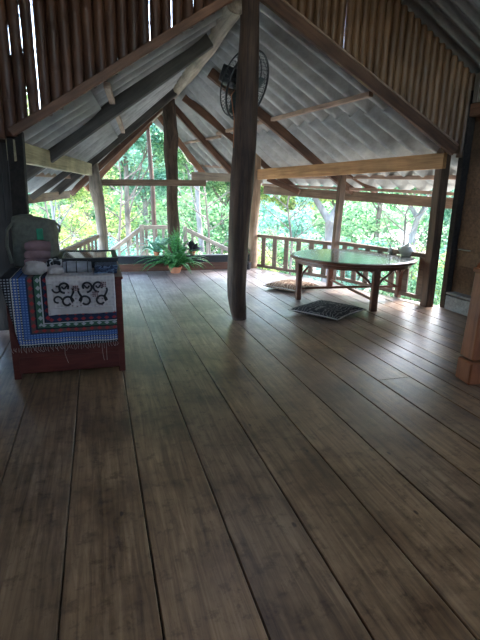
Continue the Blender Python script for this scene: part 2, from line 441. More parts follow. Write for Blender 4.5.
# upper roof over the near room
HZ, HS = 4.88, .575
UY = 5.60
def hz(x): return HZ-HS*abs(x-1.72)
A0, A1 = V((1.72, -2.8, HZ)), V((1.72, UY, HZ))
corr('ceiling', A0, A1, V((5.5, UY, hz(5.5))), V((5.5, -2.8, hz(5.5))), 'roof_hi', 2, .2, .03, label='upper corrugated roof, right slope')
corr('ceiling', A0, A1, V((-1.9, UY, hz(-1.9))), V((-1.9, -2.8, hz(-1.9))), 'roof_hi', 2, .2, .03, label='upper corrugated roof, left slope')

# near room walls
b = MB()
for k in range(14):
    z0 = .0+k*.225; b.box((-1.22, 1.45, z0+.11), (.03, 8.1, .218), bev=.004)
struct(b.obj('wall_left', 'darkwall'), 'dark board wall on the left')
b = MB()
for k in range(15):
    z0 = k*.21; xx = 4.87+(k % 2)*.004
    if 6 <= k <= 9:                                  # unseen opening beside the camera, added and sized to light the near room
        b.box((xx, 3.22, z0+.104), (.03, 4.74, .211), bev=.005); b.box((xx, -1.8, z0+.104), (.03, 1.6, .211), bev=.005)
    else: b.box((xx, 1.42, z0+.104), (.03, 8.35, .211), bev=.005)
struct(b.obj('wall_right', 'wallwood'), 'dark brown wall of horizontal boards')
b = MB()
for k in range(16): b.box((1.83, -2.64, k*.21+.104), (6.15, .03, .209), bev=.004)
struct(b.obj('wall_back', 'wallwood'))
# wall strip left of the opening, upright boards with gaps
b = MB()
x = -1.2
for wd_, g_ in ((.13, 0), (.135, .006), (.15, 0)):
    b.box((x+wd_/2, YB+.02, .6), (wd_, .025, 1.22), bev=.002); b.box((x+wd_/2, YB+.02, 1.66), (wd_-g_, .025, .92), bev=.002); x += wd_
struct(b.obj('wall_front', 'darkwall'), 'narrow strip of dark upright boards left of the opening')

# ground outside
b = MB(); n = 60
vs_ = []
for j in range(n+1):
    for i in range(n+1):
        X = -45+i*120/n; Y = -20+j*90/n
        d = max(0, Y-20)+max(0, X-22)*.6
        z = -1.7+.05*d+1.2*noise.noise(V((X*.09, Y*.09, 0)))*min(1, max(0, (Y-13)*.2)+max(0, (X-9)*.2))
        if d > 0: z = min(z, 1+noise.noise(V((X*.1, Y*.1, 3)))*2)
        vs_.append((X, Y, z))
b.add(vs_, [(j*(n+1)+i, j*(n+1)+i+1, (j+1)*(n+1)+i+1, (j+1)*(n+1)+i) for j in range(n) for i in range(n)])
struct(b.obj('ground', 'ground', smooth=True), 'leafy ground sloping up behind the house')

# ================================================================== POSTS
def ground_z(X, Y): return -1.7
G = 'timber posts holding the roof'
tag(log('log_post', [(1.678, 5.51, 0), (1.645, 5.51, .31), (1.638, 5.50, 1.0), (1.672, 5.50, 1.7), (1.705, 5.50, 2.26), (1.716, 5.50, 3.0), (1.718, 5.50, 3.60)],
        [.098, .118, .124, .136, .134, .118, .106], 'log_dark', jit=.10, seed=3), 'thick dark crooked log post standing in the middle of the floor', 'post')
tag(log('bark_post', [(1.49, 9.75, 0), (1.50, 9.75, .9), (1.485, 9.75, 1.55), (1.49, 9.75, 2.35), (1.475, 9.76, 2.9), (1.46, 9.76, 3.34)],
        [.12, .122, .116, .128, .125, .10], 'bark', jit=.2, seed=9), 'rough bark covered log post behind the fern, under the ridge', 'post')
tag(log('log_post', [(.095, 9.55, 0), (.083, 9.55, .53), (.053, 9.54, 1.28), (.018, 9.53, 1.6), (0, 9.52, 1.92), (-.01, 9.52, 2.42)],
        [.098, .094, .103, .122, .09, .08], 'grey_post', jit=.10, seed=5), 'weathered grey log post at the far left corner', 'post')
tag(log('log_post', [(3.18, 9.56, 0), (3.17, 9.55, .8), (3.2, 9.54, 1.6), (3.21, 9.54, 2.58)],
        [.11, .105, .10, .095], 'tan_post', jit=.08, seed=6), 'pale log post between the sill and the slatted railing', 'post')
tag(beam('timber_post', (4.14, 7.72, 0), (4.2, 7.72, 2.02), .11, .11, 'brown_post'), 'slim brown post behind the round table', 'post')
tag(beam('timber_post', (4.60, 5.62, 0), (4.57, 5.62, 2.2), .135, .14, 'brown_post', up=V((0, 1, 0))), 'dark square post at the right end of the orange beam', 'post')
tag(beam('timber_post', (-.82, 5.58, 0), (-.76, 5.58, 2.12), .15, .17, 'darkwall', up=V((0, 1, 0))), 'blackened post behind the textile display, at the left edge', 'post')
tag(beam('timber_post', (4.83, 5.50, 0), (4.80, 5.50, 2.9), .12, .10, 'darkwall', up=V((0, 1, 0))), 'dark door post at the end of the boarded wall', 'post')
tag(log('leaning_pole', [(1.52, 12.75, -.45), (1.45, 12.76, .8), (1.44, 12.78, 1.6), (1.40, 12.8, 2.4), (1.36, 12.8, 3.2)], [.07, .065, .06, .055, .05], 'log_dark', jit=.05), 'thin leaning pole outside, under the tip of the ridge', 'pole')

# ================================================================== ROOF TIMBER
DN = V((0, 0, -1))
tag(log('ridge_log', [RN+V((-.20, -.1, -.19)), lerp(RN, RF, .3)+V((-.15, 0, -.20)), lerp(RN, RF, .65)+V((-.10, 0, -.20)), RF+V((-.09, .1, -.20)), lerp(RF, RT, .6)+V((-.04, 0, -.16)), RT+V((0, 0, -.12))],
        [.11, .11, .10, .085, .07, .06], 'ridge', jit=.12, seed=2), 'pale ridge log running from the dark centre post to the far gable', 'ridge beam')
def rafter(A, B, wd, ht, mat, label, drop=.12, t0=.055, t1=1.0, group=None):
    p, q = lerp(A, B, t0)+DN*drop, lerp(A, B, t1)+DN*drop
    return tag(beam('roof_rafter', p, q, wd, ht, mat), label, 'rafter', group)
def rp_(u): return lerp(RN, RF, u)
def rq(u): return lerp(RF, RT, u)
def er(u): return lerp(ER3, ER2, u)
def el(u): return lerp(EL3, EL2, u)
def barge(E, t1, wd, ht, dz, mat, label, y=5.40):
    p, q = V((1.75, y, RN.z+dz)), lerp(RN, E, t1); q = V((q.x, y, q.z+dz))
    tag(beam('roof_rafter', p, q, wd, ht, mat), label, 'rafter')
barge(ER3, .725, .06, .13, -.055, 'rafter_brown', 'dark brown rafter along the foot of the right bamboo screen')
barge(ER3, .735, .045, .022, .03, 'purlin', 'thin pale lath on top of the rafter under the right bamboo screen', 5.385)
rafter(rp_(.56), er(.50), .09, .15, 'rafter_brown', 'dark brown rafter passing behind the fan, right slope')
rafter(rp_(1.0), er(.80), .09, .14, 'rafter_brown', 'dark brown rafter reaching the pale corner post')
rafter(rq(.25), lerp(ER2, ER1, .35), .09, .13, 'rafter_brown', 'brown rafter just right of the bark post, inner of the two', .12)
rafter(rq(.62), lerp(ER2, ER1, .98), .09, .13, 'rafter_red', 'short reddish rafter at the far right edge of the gable opening', .12, .0, 1.0)
barge(EL3, .72, .06, .085, .01, 'rafter_red', 'thin reddish rafter along the foot of the left bamboo screen')
rafter(rp_(.15), el(.30), .10, .18, 'rafter_grey', 'broad dark grey rafter on the left slope', .11, .09)
rafter(rp_(.88), el(.82), .08, .14, 'rafter_grey', 'narrow grey rafter above the left corner post', .13)
rafter(rq(.15), lerp(EL2, EL1, .25), .08, .14, 'rafter_brown', 'brown rafter inside the left edge of the gable opening', .12)
rafter(rq(.75), lerp(EL2, EL1, .9), .08, .15, 'rafter_red', 'reddish rafter forming the left edge of the gable opening', .12)
def purlin(v, side, mat, label, u0=0.01, u1=1, wd=.07, ht=.06, drop=.055):
    A, B = (ER3, ER2) if side > 0 else (EL3, EL2)
    p = lerp(lerp(RN, RF, u0), lerp(A, B, u0), v)+DN*drop; q = lerp(lerp(RN, RF, u1), lerp(A, B, u1), v)+DN*drop
    return tag(beam('roof_purlin', p, q, wd, ht, mat), label, 'purlin')
purlin(.42, 1, 'purlin', 'pale pinkish purlin halfway up the right slope')
purlin(.88, 1, 'purlin', 'pale purlin low on the right slope behind the orange beam')
purlin(.45, -1, 'purlin', 'pale purlin halfway up the left slope')
purlin(.85, -1, 'purlin', 'pale purlin low on the left slope')
def purlin2(v, A, B, label):
    p, q = lerp(RF, A, v)+DN*.055, lerp(RT, B, v)+DN*.055
    tag(beam('roof_purlin', p, q, .06, .05, 'purlin'), label, 'purlin')
purlin2(.45, ER2, ER1, 'short pale purlin crossing the rafters beside the bark post')
purlin2(.8, ER2, ER1, 'short purlin near the far right eave')
purlin2(.5, EL2, EL1, 'short purlin on the far left overhang')
# upper roof timber
tag(beam('roof_purlin', (3.35, -2.6, hz(3.35)-.08), (3.35, 5.7, hz(3.35)-.08), .09, .10, 'rafter_red'), 'reddish purlin of the upper roof above the right bamboo screen', 'purlin')
tag(beam('wall_plate', (4.80, -2.5, 2.66), (4.80, 5.5, 2.66), .10, .16, 'rafter_red'), 'reddish brown beam on top of the boarded wall', 'beam')
tag(beam('short_post', (4.76, 5.35, 2.74), (4.76, 5.35, 3.08), .09, .09, 'grey_post', up=V((0, 1, 0))), 'short pale upright between wall beam and upper roof', 'post')
# horizontal beams
tag(beam('tie_beam', (4.50, 5.50, 2.03), (3.22, 9.50, 1.93), .08, .20, 'new_beam'), 'orange brown beam running from the pale corner post to the dark square post', 'beam')
tag(beam('tie_beam', (-.80, 5.50, 1.93), (-.08, 9.40, 1.92), .09, .21, 'pale_beam'), 'yellowish beam running to the weathered left corner post', 'beam')
tag(beam('cross_beam', (.02, 9.66, 1.70), (2.16, 9.66, 1.74), .08, .12, 'fascia'), 'thin horizontal beam at eye level crossing the gable opening', 'beam')
tag(beam('eave_plate', (2.0, 10.35, 1.90), (3.55, 10.15, 1.86), .07, .17, 'ridge'), 'pale weathered eave plate left of the pale corner post', 'beam')
tag(beam('fascia_board', (3.60, 10.15, 1.64), (5.55, 5.7, 1.45), .04, .17, 'fascia'), 'brown fascia board along the right eave', 'board')
tag(beam('eave_batten', (3.56, 10.12, 1.75), (5.45, 5.7, 1.60), .05, .05, 'purlin'), 'pale batten just above the brown fascia board', 'board')
tag(beam('fascia_board', (-.50, 10.1, 1.46), (-1.70, 5.75, 1.32), .04, .14, 'fascia'), 'fascia board along the left eave', 'board')
tag(beam('roof_strut', (3.45, 9.5, 1.86), (3.95, 9.0, 1.60), .07, .10, 'rafter_brown'), 'short dark strut under the orange beam next to the pale post', 'strut')
tag(beam('roof_strut', (4.2, 7.72, 2.0), (4.85, 7.6, 1.62), .08, .10, 'rafter_brown'), 'short strut on top of the slim brown post', 'strut')
tag(beam('roof_strut', (-.35, 8.0, 1.85), (-.95, 8.0, 1.42), .07, .09, 'rafter_grey'), 'grey strut under the left eave behind the grey sack', 'strut')

# bamboo screens
def bamboo(xs, zlo, zhi, y, name, label, group, mat, r):
    root = empty(name, (xs[len(xs)//2], y, zlo(xs[len(xs)//2])), label, 'bamboo screen')
    for i, x in enumerate(xs):
        z0, z1 = zlo(x)+random.uniform(-.015, .02), zhi(x)-.01
        if z1-z0 < .15: continue
        b = MB(); pts, rs = [], []
        rr = r*random.uniform(.94, 1.05); lean = random.uniform(-.005, .005); z = z0; nx = z0+random.uniform(.1, .4)
        st = [(z0, 1.0), (z1, 1.0)]; nodes = []
        while nx < z1-.03:
            nodes.append(nx); st += [(nx+dz, kk) for dz, kk in ((-.018, 1), (-.006, 1.08), (.0, 1.02), (.006, 1.08), (.018, 1)) if z0 < nx+dz < z1]
            nx += random.uniform(.32, .42)
        zz = z0+.08
        while zz < z1-.02:
            if all(abs(zz-q) > .03 for q in nodes): st.append((zz, 1.0))
            zz += .09
        for zz, kk in sorted(st):
            pts.append((x+lean*(zz-z0)+.004*noise.noise(V((x*9, 0, zz*1.7))), y, zz)); rs.append(rr*kk*(1+.07*noise.noise(V((x*17, 5, zz*2.3)))))
        b.tube(pts, rs, 8)
        o = b.obj('bamboo_pole', mat, root, smooth=True)
    return root
def low_r(x): return lerp(RN, ER3, (x-1.75)/(3.85)).z-.01
def low_l(x): return max(2.03, lerp(RN, EL3, (1.75-x)/(3.5)).z-.0)
xs = []; x = -1.34
while x < 1.72: xs.append(x); x += random.uniform(.1105, .1172)
bamboo(xs, low_l, hz, 5.52, 'bamboo_screen', 'smoke dark bamboo screen upper left with daylight slits between poles', None, 'bamboo_l', .0585)
xs = []; x = 1.83
while x < 4.82: xs.append(x); x += random.uniform(.098, .104)
bamboo(xs, low_r, lambda x: hz(x)-.02, 5.52, 'bamboo_screen', 'brown bamboo screen upper right with slanting lower edge', None, 'bamboo_r', .054)
tag(beam('roof_rafter', (1.80, 5.61, hz(1.80)-.045), (5.3, 5.61, hz(5.3)-.045), .05, .17, 'rafter_brown'), 'dark rafter behind the upper edge of the right bamboo screen', 'rafter')
tag(beam('screen_rail', (-1.3, 5.60, 2.06), (-.70, 5.60, 2.06), .05, .12, 'darkwall'), 'blackened rail under the left end of the bamboo screen', 'beam')

# ================================================================== SILL AND RAILINGS
tag(beam('sill_beam', (.24, 9.56, .225), (3.08, 9.56, .225), .16, .15, 'sill'), 'black sill beam along the far edge behind the fern', 'sill')
tag(beam('kickboard', (.10, 9.46, .075), (3.10, 9.46, .075), .05, .15, 'kick'), 'low reddish kickboard under the black sill', 'board')
def railing(p0, p1, label, top=.80, bot=.10, n=16, mat='rail', bw=.075, skip=()):
    p0, p1 = V(p0), V(p1); root = empty('railing', p0, label, 'railing')
    up = V((0, 0, 1))
    beam('top_rail', p0+up*top, p1+up*top, .08, .065, mat, root)
    beam('bottom_rail', p0+up*bot, p1+up*bot, .05, .06, mat, root)
    d = (p1-p0).normalized()
    for k in range(n):
        q = lerp(p0, p1, (k+.5)/n)
        m_ = Matrix((d, V((0, 0, 1)).cross(d), V((0, 0, 1)))).transposed()
        b = MB(); b.box((0, 0, 0), (bw, .025, top-bot-.03), bev=.003)
        mm = m_.to_4x4(); mm.translation = q+up*(top+bot)/2+V((0, 0, 0))
        b.obj('baluster', mat, root, mm)
    return root
railing((3.28, 9.50, 0), (4.14, 7.80, 0), 'brown slatted railing between the pale post and slim post', .69, .06, 6, bw=.11)
railing((4.20, 7.64, 0), (4.66, 5.72, 0), 'brown slatted railing right behind the round table', .72, .08, 7, bw=.11)
railing((-.74, 5.75, 0), (-.02, 9.45, 0), 'brown slatted railing left behind the glass topped case', .70, .06, 12, bw=.09)

# landing and stair rails outside
b = MB()
for k in range(9): b.box((1.3, 9.85+k*.38, -.50), (3.6, .37, .05), bev=.004)
struct(b.obj('floor', 'railgrey'), 'outdoor landing boards')
def stair_rail(p0, p1, h, label, n):
    p0, p1 = V(p0), V(p1); root = empty('stair_railing', p1-V((0, 0, h)), label, 'railing')
    beam('handrail', p0, p1, .07, .09, 'railgrey', root)
    for k in range(n):
        q = lerp(p0, p1, (k+.5)/n); beam('baluster', (q.x, q.y, -.48), (q.x, q.y, q.z-.03), .06, .04, 'railgrey', root, up=V((0, 1, 0)))
    beam('newel', (p0.x, p0.y, -.48), (p0.x, p0.y, p0.z+.06), .09, .09, 'railgrey', root, up=V((0, 1, 0)))
stair_rail((.98, 11.3, .72), (.12, 10.9, .14), .6, 'pale stair railing sloping down left of the bark post', 4)
stair_rail((2.02, 11.3, .70), (3.4, 10.9, .04), .6, 'pale stair railing sloping down right of the bark post', 4)
stair_rail((1.0, 11.34, .74), (1.6, 11.34, .74), .6, 'short level pale railing seen between thin pole and bark post', 3)

# ================================================================== FAN
def fan():
    base = V((1.66, 6.0, 2.88))
    root = empty('wall_fan', base, 'dark round wall fan fixed behind the top of the centre log post', 'fan')
    nrm = V((.60, -.69, -.405)).normalized()          # direction of the air stream
    q = nrm.to_track_quat('Z', 'Y').to_matrix().to_4x4(); q.translation = V((1.84, 5.90, 2.80))
    r = .40
    b = MB(); b.tube([(r*math.cos(t*PI/24), r*math.sin(t*PI/24), 0) for t in range(48)], .014, 8, close=True)
    b.tube([(r*.97*math.cos(t*PI/24), r*.97*math.sin(t*PI/24), -.10) for t in range(48)], .009, 6, close=True)
    b.obj('cage_ring', 'black', root, q, True)
    b = MB()
    for k in range(48):
        a = k*2*PI/48; c, s_ = math.cos(a), math.sin(a)
        b.tube([(.05*c, .05*s_, .075), (r*.6*c, r*.6*s_, .07), (r*c, r*s_, 0)], .0026, 4)
        b.tube([(r*c, r*s_, 0), (r*.97*c, r*.97*s_, -.10), (.08*c, .08*s_, -.13)], .0026, 4)
    for rr, z in ((.12, .073), (.24, .07), (.33, .035)):
        b.tube([(rr*math.cos(t*PI/16), rr*math.sin(t*PI/16), z) for t in range(32)], .003, 4, close=True)
    b.obj('cage_wires', 'wire', root, q)
    b = MB(); b.lathe([(.001, .095), (.05, .09), (.055, .07), (.02, .06)], n=20); b.obj('cage_badge', 'black', root, q, True)
    for k in range(3):
        b = MB(); vs_ = []
        for j in range(9):
            rr = .05+(r-.09)*j/8; wd_ = .34+.55*math.sin(PI*min(1, j/7.))
            for i in range(7):
                an = k*2*PI/3+(i/6-.5)*wd_*1.25+j*.04; vs_.append((rr*math.cos(an), rr*math.sin(an), -.03+.05*(i/6-.5)))
        b.add(vs_, [(j*7+i, j*7+i+1, j*7+i+8, j*7+i+7) for j in range(8) for i in range(6)])
        o = b.obj('blade', 'blade', root, q, True); md = o.modifiers.new('t', 'SOLIDIFY'); md.thickness = .005
    b = MB(); b.lathe([(.03, .02), (.055, .01), (.06, -.06), (.05, -.08)], n=20); b.obj('hub', 'black', root, q, True)
    b = MB(); b.lathe([(.04, -.12), (.08, -.14), (.095, -.20), (.095, -.34), (.07, -.40), (.03, -.41)], n=24); mo = b.obj('motor_housing', 'black', root, q, True)
    b = MB(); b.box((0, .03, -.30), (.19, .20, .17), bev=.012); b.obj('gear_box', 'black', mo, q)
    beam('mounting_bracket', q @ V((0, 0, -.25)), (1.70, 5.60, 2.62), .05, .06, 'black', root)
    b = MB(); m_ = q @ V((0, -.05, -.34))
    b.tube([m_, m_+V((.10, -.12, -.1)), (1.50, 5.42, 2.6), (1.53, 5.385, 2.35), (1.52, 5.37, 2.05)], .006, 6)
    b.obj('power_cord', 'cable', root, smooth=True)
fan()

# ================================================================== TABLE
def table():
    cx, cy, rad, H = 3.71, 6.33, .94, .665
    root = empty('round_table', (cx, cy, 0), 'low round reddish table with a glossy top by the railing', 'table')
    b = MB(); b.lathe([(rad-.03, -.03), (rad, -.02), (rad, .0), (rad-.01, .012), (rad-.03, .014)], (cx, cy, H-.014), 64)
    b.obj('tabletop', 'table', root, smooth=False)
    gm, gt, gb = newmat('glossy_green_tabletop')
    tcn = N(gt, 'ShaderNodeTexCoord'); nn = N(gt, 'ShaderNodeTexNoise'); nn.inputs['Scale'].default_value = 3; gt.links.new(tcn.outputs['Object'], nn.inputs['Vector'])
    rr = ramp(gt, [(.05, .06, .055), (.09, .10, .095)]); gt.links.new(nn.outputs['Fac'], rr.inputs[0]); gt.links.new(rr.outputs[0], gb.inputs['Base Color'])
    gb.inputs['Roughness'].default_value = .16; gb.inputs['Specular IOR Level'].default_value = .7; gb.inputs['Coat Weight'].default_value = .5; gb.inputs['Coat Roughness'].default_value = .12
    b = MB(); b.lathe([(rad-.055, 0), (rad-.05, .004), (rad-.06, .006)], (cx, cy, H), 64); b.obj('top_inlay', gm, root)
    b = MB()
    n = 64
    vs_ = []
    for rr_ in (rad-.10, rad-.07):
        for z in (H-.10, H-.025):
            vs_ += [(cx+rr_*math.cos(2*PI*k/n), cy+rr_*math.sin(2*PI*k/n), z) for k in range(n)]
    fs = []
    for k in range(n):
        k2 = (k+1) % n
        fs += [(k, k2, n+k2, n+k), (2*n+k, 3*n+k, 3*n+k2, 2*n+k2), (k, 2*n+k, 2*n+k2, k2), (n+k, n+k2, 3*n+k2, 3*n+k)]
    b.add(vs_, fs); b.obj('apron', 'table', root)
    a0 = R(-96)
    legs = []
    for k in range(4):
        an = a0+k*PI/2; p = V((cx+.83*math.cos(an), cy+.83*math.sin(an), 0)); legs.append(p)
        rot = Matrix.Rotation(an, 3, 'Z')
        b = MB(); b.box((0, 0, .32), (.075, .095, .64), bev=.008)
        mm = rot.to_4x4(); mm.translation = p
        b.obj('leg', 'table', root, mm)
        tg = V((-math.sin(an), math.cos(an), 0)); rd = V((math.cos(an), math.sin(an), 0))
        for s_ in (-1, 1):
            pts = []
            for j in range(8):
                t = j/7; dd = .05+.23*math.sin(t*PI/2)
                pts.append(p+tg*s_*dd-rd*(.02+.045*t)+V((0, 0, .38+.22*(1-math.cos(t*PI/2)) if False else .36+.23*t**.6 if t > 0 else .36)))
            b = MB(); b.tube(pts, .017, 8); b.obj('curved_brace', 'table', root, smooth=True)
    for k in range(2):
        beam('stretcher', legs[k]+V((0, 0, .15+.03*k)), legs[k+2]+V((0, 0, .15+.03*k)), .035, .035, 'table', root)
    beam('diagonal_brace', legs[1]+V((0, 0, .16))*1 + V((0, 0, 0)), lerp(legs[1], legs[3], .45)+V((0, 0, .56)), .03, .03, 'table', root)
table()

def teapot():
    c = V((4.55, 6.14, .671))
    root = empty('teapot', c, 'round grey green pot with a loop handle on the table edge', 'teapot')
    b = MB(); b.lathe([(.045, 0), (.08, .008), (.115, .05), (.122, .09), (.10, .135), (.06, .158), (.045, .162)], c, 28); b.obj('body', 'ceramic', root, smooth=True)
    b = MB(); b.lathe([(.05, .155), (.045, .172), (.02, .18), (.012, .19), (.018, .203), (.004, .21)], c, 20); b.obj('lid', 'ceramic', root, smooth=True)
    b = MB(); b.tube([c+V((.085, -.02, .13)), c+V((.14, -.04, .15)), c+V((.175, -.05, .10)), c+V((.15, -.045, .05)), c+V((.10, -.03, .04))], .011, 8); b.obj('handle', 'ceramic', root, smooth=True)
    b = MB(); b.tube([c+V((-.09, .02, .06)), c+V((-.13, .03, .09)), c+V((-.155, .035, .135))], [.022, .016, .011], 10); b.obj('spout', 'ceramic', root, smooth=True)
teapot()

def sprig():
    c = V((4.46, 6.44, .671))
    root = empty('potted_sprig', c, 'small dark leafy sprig in a little jar behind the teapot', 'plant')
    b = MB(); b.lathe([(.03, 0), (.045, .03), (.04, .09), (.03, .10)], c, 16); b.obj('jar', 'ceramic', root, smooth=True)
    b = MB(); b.tube([c+V((0, 0, .08)), c+V((-.02, 0, .22)), c+V((-.04, 0, .33))], .004, 5); b.obj('stem', 'soil', root)
    b = MB()
    for k in range(7):
        an = k*2.4; L = .12; base = c+V((-.03, 0, .2+.02*k)); d = V((math.cos(an), math.sin(an), .25)).normalized(); sdv = V((-math.sin(an), math.cos(an), 0))
        b.add([base, base+d*L*.5+sdv*.025, base+d*L, base+d*L*.5-sdv*.025, base+d*L*.5+V((0, 0, .01))], [(0, 1, 4), (1, 2, 4), (2, 3, 4), (3, 0, 4)])
    b.obj('leaves', 'fern', root)
sprig()

# ================================================================== CUSHIONS
def cushmat(name, dark, light, sc):
    m, nt, b = newmat(name)
    tc = N(nt, 'ShaderNodeTexCoord'); v = N(nt, 'ShaderNodeTexVoronoi'); v.feature = 'DISTANCE_TO_EDGE'; v.inputs['Scale'].default_value = sc
    w_ = N(nt, 'ShaderNodeTexWave'); w_.wave_type = 'RINGS'; w_.inputs['Scale'].default_value = sc*.6; w_.inputs['Distortion'].default_value = 9
    nt.links.new(tc.outputs['Object'], v.inputs['Vector']); nt.links.new(tc.outputs['Object'], w_.inputs['Vector'])
    r1 = ramp(nt, [dark, light], [.80, .9]); nt.links.new(w_.outputs['Fac'], r1.inputs[0])
    r2 = ramp(nt, [light, dark], [.03, .06]); nt.links.new(v.outputs['Distance'], r2.inputs[0])
    mx = N(nt, 'ShaderNodeMix', data_type='RGBA', blend_type='LIGHTEN'); mx.inputs[0].default_value = .3
    nt.links.new(r1.outputs[0], mx.inputs[6]); nt.links.new(r2.outputs[0], mx.inputs[7]); nt.links.new(mx.outputs[2], b.inputs['Base Color'])
    b.inputs['Roughness'].default_value = .9
    return m
def cushion(c, ax, ay, rz, th, mat, trim, label):
    root = empty('floor_cushion', c, label, 'cushion', rz=rz)
    mw = MAT[root.name]; n = 22; b = MB(); vs_ = []
    for side in (1, -1):
        for j in range(n+1):
            for i in range(n+1):
                u, v = i/n*2-1, j/n*2-1
                pin = 1-.10*(1-u*u)*abs(v)**2-.0; piv = 1-.10*(1-v*v)*abs(u)**2
                prof = ((1-u**4)*(1-v**4))**.45
                z = th/2+side*(th/2)*prof*(1+.12*noise.noise(V((u*2, v*2, side*3))))
                if side < 0: z = max(.004, th/2*(1-prof)*.9+.004)
                vs_.append((u*ax/2*piv, v*ay/2*pin, z))
    N1 = (n+1)**2; fs = []
    for j in range(n):
        for i in range(n):
            a = j*(n+1)+i; fs.append((a, a+1, a+n+2, a+n+1)); fs.append((N1+a, N1+a+n+1, N1+a+n+2, N1+a+1))
    b.add(vs_, fs); b.obj('cover', mat, root, mw, True)
    pts = []
    for k in range(80):
        t = k/80*4; s_, f_ = int(t), t-int(t)
        u, v = [(-1+2*f_, -1), (1, -1+2*f_), (1-2*f_, 1), (-1, 1-2*f_)][s_]
        pin = 1-.10*(1-u*u)*abs(v)**2; piv = 1-.10*(1-v*v)*abs(u)**2
        pts.append((u*ax/2*piv, v*ay/2*pin, th/2+.0))
    b = MB(); b.tube(pts, .008, 6, close=True); b.obj('piping', trim, root, mw, True)
M['cush_dark'] = cushmat('black_white_patterned_cloth', (.008, .008, .009), (.15, .14, .125), 13)
M['cush_brown'] = cushmat('brown_patterned_cloth', (.12, .06, .035), (.42, .32, .22), 16)
cushion((2.93, 5.52, .003), .80, .74, R(33), .11, 'cush_dark', 'white_cloth', 'black patterned floor cushion lying in front of the table')
cushion((3.10, 7.20, .003), .70, .66, R(33), .12, 'cush_brown', 'white_cloth', 'brown patterned floor cushion lying left behind the table')

# ================================================================== PLANTS BY THE SILL
def fern(name, c, label, n, L, mat, potmat='terra', pot_r=.16, pot_h=.17, up=.6, leaf=.09, seed=1, wide=1.0):
    rnd = random.Random(seed); c = V(c)
    root = empty(name, c, label, 'plant')
    b = MB(); b.lathe([(pot_r*.6, 0), (pot_r*.68, .01), (pot_r*.93, pot_h*.8), (pot_r, pot_h*.82), (pot_r, pot_h), (pot_r*.9, pot_h), (pot_r*.86, pot_h*.85)], c, 24); b.obj('pot', potmat, root, smooth=False)
    b = MB(); b.lathe([(pot_r*.05, pot_h*.86), (pot_r*.86, pot_h*.86), (pot_r*.85, pot_h*.8), (pot_r*.05, pot_h*.8)], c, 16); b.obj('soil', 'soil', root)
    b = MB()
    for k in range(n):
        an = k*2.399+rnd.uniform(-.3, .3); e = rnd.uniform(.15, 1.0)*up; Lf = L*rnd.uniform(.7, 1.1)
        d = V((math.cos(an)*wide, math.sin(an)*.55, 0)); p = c+V((math.cos(an)*.04, math.sin(an)*.04, pot_h*.9)); el_ = R(35+50*e); pts = [p]
        sn = 14
        for j in range(sn):
            el_ -= R((110-45*e)/sn); hd = d*math.cos(el_)
            p = p+(hd+V((0, 0, math.sin(el_))))*Lf/sn
            if p.z < .03: p = V((p.x, p.y, .03))
            pts.append(p)
        b.tube(pts, [.006*(1-.7*j/sn) for j in range(sn+1)], 4)
        for j in range(1, sn*3):
            t = j/(sn*3); ii = min(sn-1, int(t*sn)); q = lerp(pts[ii], pts[ii+1], t*sn-ii); td = (pts[ii+1]-pts[ii]).normalized()
            sdv = td.cross(V((0, 0, 1)))
            sdv = sdv.normalized() if sdv.length > .05 else V((1, 0, 0))
            ll = leaf*math.sin(PI*min(1, (t*.9+.1)))**.7*rnd.uniform(.85, 1.1)
            for s_ in (-1, 1):
                e1 = q+(sdv*s_*.95+td*.35+V((0, 0, -.15)))*ll; m1 = lerp(q, e1, .45); wv = td*ll*.14
                b.add([q, m1+wv, e1, m1-wv], [(0, 1, 2), (0, 2, 3)])
    b.obj('fronds', mat, root)
fern('potted_fern', (1.43, 9.16, 0), 'green fern with arching fronds in a terracotta pot in front of the bark post', 46, .86, 'fern', seed=3, pot_r=.14, pot_h=.13, up=.85, leaf=.075)
fern('potted_plant', (1.52, 9.42, .0), 'taller light green plant directly behind the fern', 16, .82, 'fern', pot_r=.07, pot_h=.2, up=1.5, leaf=.07, seed=5, wide=.5)
fern('potted_plant', (1.86, 9.56, .30), 'dark purplish plant on the black sill right of the bark post', 18, .30, 'purple_leaf', pot_r=.07, pot_h=.08, up=1.2, leaf=.07, seed=8)
fern('potted_plant', (1.12, 9.56, .30), 'feathery blue green plant on the black sill left of the bark post', 26, .46, 'leaf_c', pot_r=.07, pot_h=.08, up=1.2, leaf=.06, seed=12)
fern('potted_plant', (2.92, 9.56, .30), 'low green plant on the black sill beside the pale corner post', 14, .2, 'leaf_b', potmat='glaze', pot_r=.07, pot_h=.06, up=.6, leaf=.06, seed=14)
b = MB(); b.lathe([(.05, 0), (.07, .02), (.08, .14), (.085, .15), (.07, .15)], (3.00, 9.34, 0), 18)
tag(b.obj('black_pot', 'glaze', smooth=True), 'small black pot on the floor at the foot of the pale corner post', 'pot')

# ================================================================== DISPLAY CASE AND TEXTILES
X0, X1, Y0, Y1, ZC = -.74, .17, 4.02, 5.05, .84
case = empty('display_case', ((X0+X1)/2, (Y0+Y1)/2, 0), 'reddish wooden display case with a glass lid on the left', 'cabinet')
b = MB(); b.box(((X0+X1)/2, Y0+.012, .42), (X1-X0-.09, .02, .70)); b.box(((X0+X1)/2, Y1-.012, .42), (X1-X0-.09, .02, .70))
b.box((X0+.012, (Y0+Y1)/2, .42), (.02, Y1-Y0-.02, .70)); b.box((X1-.014, (Y0+Y1)/2, .42), (.02, Y1-Y0-.02, .70)); b.obj('panels', 'cabinet', case)
for (x, y) in ((X0, Y0), (X1, Y0), (X0, Y1), (X1, Y1)):
    b = MB(); b.box((x-.028*(1 if x > 0 else -1), y+(.03 if y < 4.5 else -.03), .42), (.055, .06, .84), bev=.004); b.obj('corner_post', 'cabinet', case)
